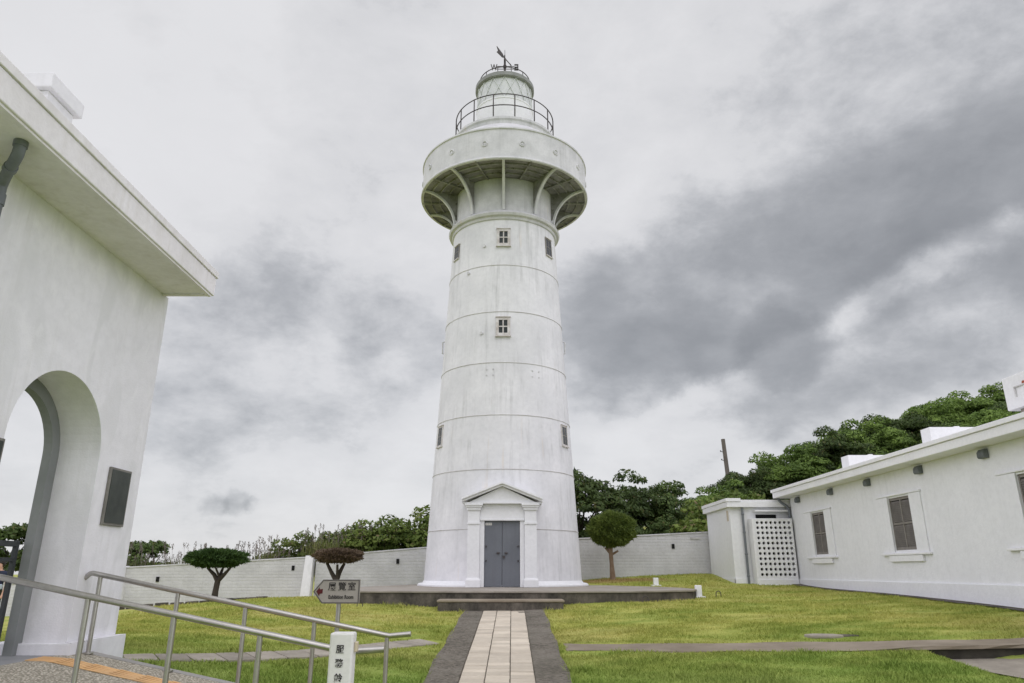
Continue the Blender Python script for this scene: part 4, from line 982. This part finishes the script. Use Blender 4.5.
def fast_mesh(name, V, F, m):
    me = bpy.data.meshes.new(name); k = F.shape[1]; me.vertices.add(len(V)); me.vertices.foreach_set('co', V.astype(np.float32).ravel())
    me.loops.add(F.size); me.loops.foreach_set('vertex_index', F.astype(np.int32).ravel()); me.polygons.add(len(F))
    me.polygons.foreach_set('loop_start', np.arange(0, F.size, k, dtype=np.int32)); me.update(calc_edges=True); me.validate(); me.materials.append(m); return me
def trunk_mesh(seed, h, r, spread, limbs, m):
    rnd = random.Random(seed); mb = MB(); lean = (rnd.uniform(-.2, .2), rnd.uniform(-.2, .2))
    top = Vector((lean[0], lean[1], h * .55)); mb.tube([(0, 0, -.4), (lean[0] * .3, lean[1] * .3, h * .2), top], [r * 1.25, r, r * .75], 8)
    for i in range(limbs):
        a = 2 * math.pi * i / limbs + rnd.uniform(-.4, .4); e = Vector((math.cos(a) * spread * rnd.uniform(.5, .9), math.sin(a) * spread * rnd.uniform(.5, .9), h * rnd.uniform(.75, 1.0)))
        s = Vector((lean[0] * .5, lean[1] * .5, h * rnd.uniform(.25, .5))); mid = s.lerp(e, .5) + Vector((0, 0, h * .06)); mb.tube([s, mid, e], [r * .55, r * .38, r * .14], 6)
    bmesh.ops.recalc_face_normals(mb.bm, faces=mb.bm.faces); me = bpy.data.meshes.new('trunk'); mb.bm.to_mesh(me); mb.bm.free(); me.materials.append(m); return me
def tree_kind(seed, rx, rz, cz, n, cr, per, leaf, lm, bm_, h, tr=.13, low=-.35):
    g = np.random.default_rng(seed); V, F = leaves(crown_clumps(g, n, rx, rx * .9, rz, cz, cr, low), per, leaf, g)
    return fast_mesh('crown', V, F, lm), trunk_mesh(seed, h, tr, rx * .8, 6, bm_)
def plant_tree(kind, name, label, cat, loc, sc=1.0, rz=0.0, group=None):
    t = thing(name, label, cat, loc, group, rz); t.scale = (sc, sc, sc) if not isinstance(sc, tuple) else sc
    for nm, me in (('trunk', kind[1]), ('crown', kind[0])):
        o = bpy.data.objects.new(nm, me); C.objects.link(o); o.parent = t
    return t
hill_kinds = [tree_kind(100 + i, 3.0, 2.3, 3.6, 85, .80, 290, .108, M['leaf_hill'] if i % 2 == 0 else M['leaf_dark'], M['bark_dark'], 5.2) for i in range(4)]
# canopy height wanted on the slope behind the house (x at 55 m, height)
spots = [  # px-free list: x, y, scale, kind
 (12.6, 43.5, .78, 0), (15.2, 45.5, .86, 1), (18.2, 46.0, .95, 2), (21.3, 47.0, 1.0, 3), (24.2, 48.5, 1.05, 0), (27.2, 49.5, 1.02, 1), (30.4, 50.5, 1.05, 2), (33.6, 51.5, 1.02, 0), (36.8, 52.0, 1.0, 2), (39.8, 52.5, .92, 3),
 (17.0, 41.0, .72, 3), (20.0, 42.0, .85, 0), (23.0, 42.5, .9, 2), (26.0, 43.5, .95, 1), (29.0, 44.5, .98, 0), (32.0, 45.5, 1.0, 2), (35.2, 46.5, 1.0, 1), (38.5, 47.0, .98, 0), (42.0, 48.5, .95, 2),
 (13.8, 40.0, .62, 1), (43.5, 53.5, .9, 1), (25.5, 54.0, 1.0, 3), (31.5, 56.0, 1.0, 0), (37.5, 57.0, .95, 1)]
crest = ['small round leafy tree at the foot of the hill behind the utility pole', 'leafy tree just right of the utility pole, lowest on the hill crest', 'second leafy tree up the hill crest from the utility pole', 'third leafy tree up the hill crest from the utility pole',
         'dense tree on the crest above the near end of the house eave', 'dense tree on the hill crest above the farther roof block', 'dense tree on the crest between the two roof blocks', 'bright green tree on the crest above the nearer roof block', 'tallest bright green tree topping the hill', 'rounded tree on the hilltop beside the raised roof tank']
slope_ = ['dark tree low on the slope behind the annex corner', 'leafy tree on the slope above the house drainpipe', 'leafy tree on the slope above the farthest vent hood', 'leafy tree on the slope behind the second vent hood', 'leafy tree right behind the farther roof block', 'shaded tree on the slope between the roof blocks', 'dark tree right behind the nearer roof block', 'bright tree just right of the nearer roof block', 'leafy tree behind the raised roof tank']
rest = ['low bushy tree behind the annex roof', 'tree half hidden behind the roof tank', 'farther tree showing above the middle of the crest', 'farther tree above the crest left of the hilltop', 'farther tree peeping over the hilltop']
for (x, y, s, k), lb in zip(spots, crest + slope_ + rest):
    plant_tree(hill_kinds[k], 'hill_tree', lb, 'tree', (x, y, gz(x, y) - .3), s * .90, random.uniform(0, 6.28), 'trees on the hill behind the house')
back_kinds = [tree_kind(200 + i, 2.3, 2.1, 3.1, 58, .68, 190, .115, M['leaf_dark'], M['bark_dark'], 4.6, low=-.7) for i in range(3)]
for (x, y, s, k, lb) in [(3.6, 38.0, 1.22, 0, 'tall dark tree close to the right side of the lighthouse'), (6.3, 39.5, 1.12, 1, 'dark bushy tree above the clipped round tree'), (8.6, 40.0, 1.02, 2, 'dark tree above the middle of the right brick wall'),
                         (10.6, 41.5, .80, 0, 'lower tree behind the left end of the annex'), (1.5, 39.5, 1.0, 1, 'dark tree mostly hidden behind the lighthouse'), (4.9, 35.6, .70, 2, 'low shrubby tree just behind the right brick wall'), (7.6, 36.2, .62, 1, 'low dark shrub tree behind the wall by the annex')]:
    plant_tree(back_kinds[k], 'broadleaf_tree', lb, 'tree', (x, y, gz(x, y) - .3), s * .86, random.uniform(0, 6.28), 'trees behind the right boundary wall')
lite = tree_kind(260, 1.8, 1.5, 1.7, 34, .6, 120, .13, M['leaf_bright'], M['bark_dark'], 2.7, .07, low=-.6)
plant_tree(lite, 'shrub', 'yellow-green shrub beside the annex corner beyond the wall', 'shrub', (9.6, 35.2, gz(9.6, 35.2) - .2), 1.0, .5, 'trees behind the right boundary wall')
plant_tree(lite, 'shrub', 'yellow-green shrub farther back, left of the utility pole', 'shrub', (11.6, 38.2, gz(11.6, 38.2) - .2), 1.15, 2.5, 'trees behind the right boundary wall')
# shrubs and reeds behind the left wall
lb_ = ['yellow-green shrub touching the left side of the lighthouse', 'upright leafy shrub second from the lighthouse', 'bright leafy shrub behind the wall vent nearest the lighthouse', 'bright shrub above the right of the brown flat-topped tree', 'bright shrub above the brown flat-topped tree', 'bright shrub above the leaning buttress', 'low shrub behind the wall between the two flat-topped trees', 'lowest shrub beside the flat-topped green tree']
bush = [tree_kind(300 + i, 1.2, 1.0, 1.0, 48, .45, 240, .085, M['leaf_bright'], M['bark_dark'], 1.9, .05, low=-.7) for i in range(3)]
for i, (x, s) in enumerate([(-3.9, 1.28), (-5.0, 1.06), (-6.1, 1.14), (-7.2, 1.06), (-8.3, 1.10), (-9.5, .95), (-10.9, .72), (-12.3, .62)]):
    y = 34.6 + .5 * math.sin(i * 2.1); plant_tree(bush[i % 3], 'shrub', lb_[i], 'shrub', (x, y, 1.62 - .09 * max(0, -6 - x) - .2), s, i * 1.3, 'shrubs behind the left wall')
for i, x in enumerate((-13.4, -14.6, -15.7, -16.4, -11.6)):
    plant_tree(bush[i % 3], 'shrub', 'low scrubby shrub growing among the reeds behind the left wall', 'shrub', (x, 34.0, .55 + .05 * (x + 18)), (.75, .75, .55), i * 2.1, 'scrub among the reeds')
dk = tree_kind(340, 1.0, .85, 1.1, 34, .38, 240, .085, M['leaf_dark'], M['bark_dark'], 1.7, .05, low=-.7)
for x, lb in ((-17.0, 'dark round bush behind the wall beside the gatehouse pier'), (-18.3, 'dark bush mostly hidden behind the gatehouse pier'), (-21.5, 'dark bush seen through the arch above the gate'), (-23.5, 'dark bush seen through the arch, nearer the gate post')):
    plant_tree(dk, 'bush', lb, 'shrub', (x, 34.5, .75 if x > -19 else 1.0), 1.05 if x > -19 else 1.3, x, 'shrubs behind the left wall')
def reed_clump(seed):
    g = np.random.default_rng(seed); V = []; st = MB(); PV = []
    for i in range(26):
        bx, by = g.uniform(-.9, .9), g.uniform(-.35, .35); h = g.uniform(1.15, 2.1); lx, ly = g.normal(0, .16), g.normal(0, .12)
        if i < 20:
            st.tube([(bx, by, 0), (bx + lx * .4, by + ly * .4, h * .6), (bx + lx, by + ly, h)], [.008, .006, .004], 4)
            for k in range(22):
                u = k / 22; p = np.array((bx + lx, by + ly, h)) + np.array((g.normal(0, .03), g.normal(0, .03), -.26 * u + .12)); a = g.uniform(0, 6.28); s = .034 + .02 * g.random()
                t_ = np.array((math.cos(a) * .4, math.sin(a) * .4, .8)) * s; w = np.array((-math.sin(a), math.cos(a), 0)) * s * .35; PV.append([p - t_, p - w, p + t_, p + w])
    for i in range(420):
        p = np.array((g.uniform(-1.0, 1.0), g.uniform(-.4, .4), g.uniform(.2, 1.05))); a = g.uniform(0, 6.28); ln = g.uniform(.25, .5); t_ = np.array((math.cos(a) * .45, math.sin(a) * .45, 1.0)) * ln; w = np.array((-math.sin(a), math.cos(a), 0)) * .022
        V.append([p - w, p + w, p + t_ + w * .2, p + t_ - w * .2])
    V = np.array(V).reshape(-1, 3); PV = np.array(PV).reshape(-1, 3)
    bmesh.ops.recalc_face_normals(st.bm, faces=st.bm.faces); sm = bpy.data.meshes.new('stems'); st.bm.to_mesh(sm); st.bm.free(); sm.materials.append(M['plume'])
    return [('foliage', fast_mesh('foliage', V, np.arange(len(V)).reshape(-1, 4), M['reed'])), ('stems', sm), ('plumes', fast_mesh('plumes', PV, np.arange(len(PV)).reshape(-1, 4), M['plume']))]
rk = [reed_clump(400 + i) for i in range(4)]
for i, x in enumerate(np.concatenate([np.arange(-18.2, -8.5, .72), np.arange(-8.4, -6.9, 1.2)])):
    y = 33.4 + .6 * math.sin(i * 1.7)
    t = thing('reed_clump', 'tall dry-plumed reed clump growing behind the left brick wall', 'reeds', (x, y, (.62 + .055 * (x + 18)) if x < -8.5 else 1.75), 'reeds behind the left wall', i * .2); s = .84 + .14 * math.sin(i * 2.7); t.scale = (s, s, s)
    for nm, me in rk[i % 4]:
        o = bpy.data.objects.new(nm, me); C.objects.link(o); o.parent = t
        if nm != 'foliage': stuff(o)

# clipped trees on the lawn
def clipped(label, loc, trunk, crown_c, crown_r, n, lm, bm_, seed, flat_top, size=.055):
    t = thing('clipped_tree', label, 'tree', loc, 'clipped trees on the lawn')
    mb = MB()
    for pts, rad in trunk: mb.tube(pts, rad, 9)
    mb.build('trunk', bm_, t)
    g = np.random.default_rng(seed); d = g.normal(size=(n, 3)); d /= np.linalg.norm(d, axis=1, keepdims=True)
    lump = 1 + .07 * np.sin(d[:, 0] * 7 + seed) * np.cos(d[:, 1] * 6) + .06 * np.sin(d[:, 2] * 9 + d[:, 0] * 5) + .05 * np.sin(d[:, 0] * 17 + 3 * seed) * np.sin(d[:, 1] * 15 + d[:, 2] * 11)
    e = 2.0 if not flat_top else 2.6
    nr = (np.abs(d[:, 0]) ** e + np.abs(d[:, 1]) ** e + np.abs(d[:, 2]) ** e) ** (-1 / e)
    k = (.72 + .28 * g.random(n) ** .5) * lump * nr
    p = np.array(crown_c) + d * k[:, None] * np.array(crown_r)
    ax = d + g.normal(size=(n, 3)) * .5; ax /= np.linalg.norm(ax, axis=1, keepdims=True)
    sd = np.cross(ax, g.normal(size=(n, 3))); sd /= np.linalg.norm(sd, axis=1, keepdims=True)
    s = size * (.6 + .8 * g.random(n))[:, None]
    Q = np.stack([p - sd * s * .35, p + sd * s * .35, p + ax * s * 1.7 + sd * s * .08, p + ax * s * 1.7 - sd * s * .08], 1).reshape(-1, 3)
    o = bpy.data.objects.new('crown', fast_mesh('crown', Q, np.arange(len(Q)).reshape(-1, 4), lm)); C.objects.link(o); o.parent = t
    return t
zl = gz(-10.66, 27)
h = 1.38 - zl
clipped('green flat-topped clipped tree with forked trunk before the left wall', (-10.66, 27, zl), [([(0, 0, -.1), (.02, 0, h * .45), (.06, 0, h * .9)], [.14, .105, .10]),
        ([(.06, 0, h * .82), (-.12, .05, h + .08), (-.42, .1, h + .32)], [.085, .07, .04]), ([(.06, 0, h * .82), (.10, .1, h + .12), (.12, .2, h + .35)], [.085, .06, .035]), ([(.06, 0, h * .85), (.25, -.05, h + .05), (.50, -.1, h + .32)], [.085, .07, .04]), ([(.1, 0, h), (.0, -.2, h + .32)], [.05, .03])],
        (-.08, 0, 2.03 - zl), (.96, .85, .26), 15000, M['leaf_pruned'], M['bark_dark'], 5, True)
zb = gz(-6.3, 27); h = 1.30 - zb
clipped('brown withered flat-topped clipped tree behind the arrow sign', (-6.3, 27, zb), [([(0, 0, -.1), (.0, 0, h * .5), (-.03, 0, h)], [.15, .12, .10]), ([(-.03, 0, h * .9), (-.22, 0, h + .22), (-.42, .05, h + .55)], [.09, .07, .05]), ([(-.03, 0, h * .9), (.06, .05, h + .25), (.20, .1, h + .55)], [.09, .075, .05]), ([(0, 0, h), (.0, -.15, h + .5)], [.06, .04])],
        (-.02, 0, 2.11 - zb), (.79, .72, .18), 12000, M['leaf_brown'], M['bark_dark'], 6, True)
zr_ = gz(4.05, 30)
clipped('round clipped olive-green tree on a straight trunk right of the lighthouse', (4.05, 30, zr_), [([(0, 0, -.1), (-.03, 0, .6), (-.06, 0, 1.35)], [.13, .085, .09]), ([(-.05, 0, 1.0), (-.25, .05, 1.25)], [.06, .05]), ([(-.05, 0, .95), (.25, -.05, 1.12)], [.05, .04])],
        (.03, 0, 3.20 - zr_), (.90, .88, .66), 18000, M['leaf_olive'], M['bark'], 8, False)

# ------------------------------------------------------------------ small things on the lawn
for (x, y, h, lb) in ((5.45, 22.0, .33, 'short white marker post beside the platform corner'), (5.18, 27.0, .27, 'small white marker post farther back, behind the platform')):
    z = gz(x, y); t = thing('marker_post', lb, 'marker post', (x, y, z), 'white marker posts'); 
    mb = MB(); mb.box(x - .085, x + .085, y - .085, y + .085, z - .1, z + h); mb.build('post_body', M['house_trim'], t, bevel=.015)
    mb = MB(); mb.box(x - .17, x + .17, y - .14, y + .14, z - .1, z + .025); mb.build('base', M['house_trim'], t, bevel=.01); rel(t)
for (x, y, lb) in ((6.03, 22.0, 'thin dark wire hoop right of the white marker post'), (3.52, 19.9, 'thin dark wire hoop before the platform, right of the step'), (-3.9, 19.4, 'thin dark wire hoop under the arrow sign'), (-5.3, 23.0, 'thin dark wire hoop left of the arrow sign')):
    z = gz(x, y); mb = MB(); mb.tube([(x - .07, y, z - .05), (x - .07, y, z + .11), (x - .05, y, z + .15), (x, y, z + .17), (x + .05, y, z + .15), (x + .07, y, z + .11), (x + .07, y, z - .05)], .012, 6)
    tag(mb.build('wire_hoop', M['iron']), lb, 'hoop', 'wire hoops in the lawn')
z = gz(5.55, 13.6); t = thing('drain_cover', 'small flat concrete cover lying in the right lawn', 'drain cover', (5.55, 13.6, z))
mb = MB(); mb.prism([(5.25, 13.45, z - .02), (5.6, 13.40, z - .02), (5.85, 13.5, z - .02), (5.80, 13.78, z - .02), (5.45, 13.85, z - .02), (5.22, 13.7, z - .02)], (0, 0, .06)); mb.build('slab', M['slab'], t, bevel=.02)
mb = MB(); mb.box(5.62, 6.15, 13.55, 13.75, z - .03, z + .035); mb.build('dark_lid', M['conc_dark'], t, bevel=.015); rel(t)

# ------------------------------------------------------------------ person beyond the gate
def person():
    px, py = -13.05, 19.0; pz = gz(px, py)
    t = thing('person', 'person in a dark navy top walking beyond the iron gate', 'person', (px, py, pz))
    J = {'pel': (0, 0, .90), 'waist': (0, 0, 1.05), 'chest': (0, 0, 1.28), 'neck': (0, 0, 1.43), 'head': (0, -.01, 1.50), 'crown': (0, 0, 1.64),
         'shl': (-.17, 0, 1.36), 'ell': (-.24, .04, 1.09), 'wrl': (-.25, -.06, .86), 'hal': (-.25, -.10, .76), 'shr': (.17, 0, 1.36), 'elr': (.235, .02, 1.09), 'wrr': (.25, -.08, .86), 'har': (.25, -.12, .76),
         'hil': (-.09, 0, .86), 'knl': (-.10, -.10, .47), 'anl': (-.10, .02, .08), 'fol': (-.10, -.14, .035), 'hir': (.09, 0, .86), 'knr': (.10, .03, .47), 'anr': (.10, .16, .09), 'for': (.10, .02, .035)}
    rad = {'pel': (.15, .11), 'waist': (.135, .10), 'chest': (.165, .115), 'neck': (.055, .055), 'head': (.078, .09), 'crown': (.06, .07), 'shl': (.062, .062), 'shr': (.062, .062), 'ell': (.042, .042), 'elr': (.042, .042), 'wrl': (.03, .03), 'wrr': (.03, .03), 'hal': (.028, .04), 'har': (.028, .04),
           'hil': (.088, .09), 'hir': (.088, .09), 'knl': (.06, .06), 'knr': (.06, .06), 'anl': (.045, .045), 'anr': (.045, .045), 'fol': (.04, .03), 'for': (.04, .03)}
    E_ = [('pel', 'waist'), ('waist', 'chest'), ('chest', 'neck'), ('neck', 'head'), ('head', 'crown'), ('chest', 'shl'), ('shl', 'ell'), ('ell', 'wrl'), ('wrl', 'hal'), ('chest', 'shr'), ('shr', 'elr'), ('elr', 'wrr'), ('wrr', 'har'), ('pel', 'hil'), ('hil', 'knl'), ('knl', 'anl'), ('anl', 'fol'), ('pel', 'hir'), ('hir', 'knr'), ('knr', 'anr'), ('anr', 'for')]
    ks = list(J); me = bpy.data.meshes.new('body'); me.from_pydata([J[k] for k in ks], [(ks.index(a), ks.index(b)) for a, b in E_], [])
    o = bpy.data.objects.new('body', me); C.objects.link(o); sk = o.modifiers.new('skin', 'SKIN')
    for k, sv in zip(ks, me.skin_vertices[0].data): sv.radius = rad[k]; sv.use_root = (k == 'pel')
    o.modifiers.new('sub', 'SUBSURF').render_levels = 2; o.modifiers['sub'].levels = 2
    dg = bpy.context.evaluated_depsgraph_get(); m2 = bpy.data.meshes.new_from_object(o.evaluated_get(dg)); bpy.data.objects.remove(o)
    m2.materials.clear()
    for k in ('skin', 'navy', 'olive'): m2.materials.append(M[k])
    for p in m2.polygons:
        z = p.center.z; ar = abs(p.center.x) > .19; p.use_smooth = True
        p.material_index = 2 if z < .97 and not (ar and z > .6) else (0 if (ar and z < 1.17) or z > 1.42 else 1)
    b = bpy.data.objects.new('body', m2); C.objects.link(b); b.parent = t
    mb = MB(); bmesh.ops.create_uvsphere(mb.bm, u_segments=16, v_segments=10, radius=1, matrix=Matrix.Translation((0, .02, 1.575)) @ Matrix.Diagonal((.092, .105, .10, 1)))
    for f in mb.bm.faces: f.smooth = True
    for v in list(mb.bm.verts):
        if v.co.y < -.04 and v.co.z < 1.60: v.co.y = -.02
    h_ = mb.build('hair', M['hair'], t)
    mb = MB(); mb.tube([(-.015, -.085, 1.50), (0, -.105, 1.49)], [.012, .010], 6); 
    mb.build('nose', M['skin'], t)
    for s in (-1, 1): mb = MB(); mb.tube([(s * .03, -.088, 1.535), (s * .03, -.094, 1.535)], .009, 6); mb.build('eye', M['ink'], t)
    mb = MB(); mb.prism([(.02, -.122, 1.16), (.13, -.112, 1.16), (.13, -.112, 1.27), (.02, -.122, 1.27)], (0, -.004, 0)); mb.build('shirt_print', M['pinkprint'], t)
    mb = MB(); mb.box(.10, .20, -.17, -.06, .98, 1.10); mb.build('waist_bag', M['palebag'], t, bevel=.02)
    t.scale = (1.02, 1.02, 1.02)
person()

# ------------------------------------------------------------------ grass blades
def grass():
    g = np.random.default_rng(3); P = []
    for (y0, y1, dens) in ((9.0, 12.5, 2600), (12.5, 16, 1500), (16, 20, 800), (20, 32, 300)):
        n = int((y1 - y0) * 22 * dens); x = g.uniform(-11.2, 10.8, n); y = g.uniform(y0, y1, n); P.append(np.stack([x, y], 1))
    P = np.concatenate(P); x, y = P[:, 0], P[:, 1]
    keep = np.abs(x / np.maximum(y, 1)) < .76
    keep &= ~((np.abs(x - PX) < .985 + g.normal(0, .035, len(x))) & (y < 19.0))
    ins = np.ones(len(x), bool)
    for a, b in zip(PLAT, PLAT[1:] + PLAT[:1]): ins &= (b[0] - a[0]) * (y - a[1]) - (b[1] - a[1]) * (x - a[0]) > -.02
    keep &= ~ins; keep &= ~((np.abs(x) < 2.4) & (y > 24))
    keep &= ~((x > -1.9) & (x < 1.33) & (y > 18.85))
    keep &= ~((x < -5.05) & (y < 10.3)); keep &= ~((x < -1.3) & (y < 9.42))
    ts = (x - .92) / 7.9; keep &= ~((ts > 0) & (np.abs(y - (13.35 - 1.30 * ts)) < .345 + .11 * ts + g.normal(0, .04, len(x))))
    pts = np.array(cl); dmin = np.full(len(x), 9.)
    for a, b in zip(pts, pts[1:]):
        d = b - a; u = np.clip(((x - a[0]) * d[0] + (y - a[1]) * d[1]) / (d @ d), 0, 1); dmin = np.minimum(dmin, np.hypot(x - a[0] - u * d[0], y - a[1] - u * d[1]))
    keep &= dmin > .28 + g.normal(0, .04, len(x))
    keep &= ~((x > 6.8 + np.maximum(0, 11.3 - y) * .42 + g.normal(0, .04, len(x))) & (y < 11.9)); keep &= x < 10.48
    keep &= ~((x < -8.4) & (y > 23.3 + (x + 14) * .52)); keep &= ~((x > 8.3) & (y > 27.9))
    keep &= ~(((x - 5.55) / .45) ** 2 + ((y - 13.62) / .28) ** 2 < 1)
    x, y = x[keep], y[keep]; n = len(x); z = terrain(x, y)
    tuft = .6 + .8 * (.5 + .5 * np.sin(x * 3.1 + 2 * np.sin(y * 2.3)) * np.cos(y * 3.7))
    h = (.016 + .024 * g.random(n)) * tuft * np.where(y < 13, 1.25, 1.0) * np.clip(y / 14, 1, 1.7); w = h * .16 + .0015 * y / 10
    # taller tufts and weeds, most of them along the paving edges
    tx_, ty_ = g.uniform(-8, 10, 420), g.uniform(9.6, 20, 420); edge = np.abs(np.abs(x - PX) - 1.03) < .05; hh = np.ones(n)
    for a_, b_ in zip(tx_, ty_):
        q = (np.abs(x - a_) < .09) & (np.abs(y - b_) < .09); hh[q] = g.uniform(1.3, 2.1)
    hh[edge] = g.uniform(.9, 2.0, edge.sum()); h = h * hh
    a = g.uniform(0, 2 * np.pi, n); lx, ly = g.normal(0, .55, n) * h, g.normal(0, .55, n) * h
    V = np.stack([np.stack([x - np.cos(a) * w, y - np.sin(a) * w, z - .006], 1), np.stack([x + np.cos(a) * w, y + np.sin(a) * w, z - .006], 1), np.stack([x + lx, y + ly, z + h], 1)], 1).reshape(-1, 3)
    o = bpy.data.objects.new('lawn_grass', fast_mesh('lawn_grass', V, np.arange(len(V)).reshape(-1, 3), M['blades'])); C.objects.link(o)
    stuff(o); o['label'] = 'short yellow-green mown grass of the lighthouse lawns'; o['category'] = 'grass'
grass()
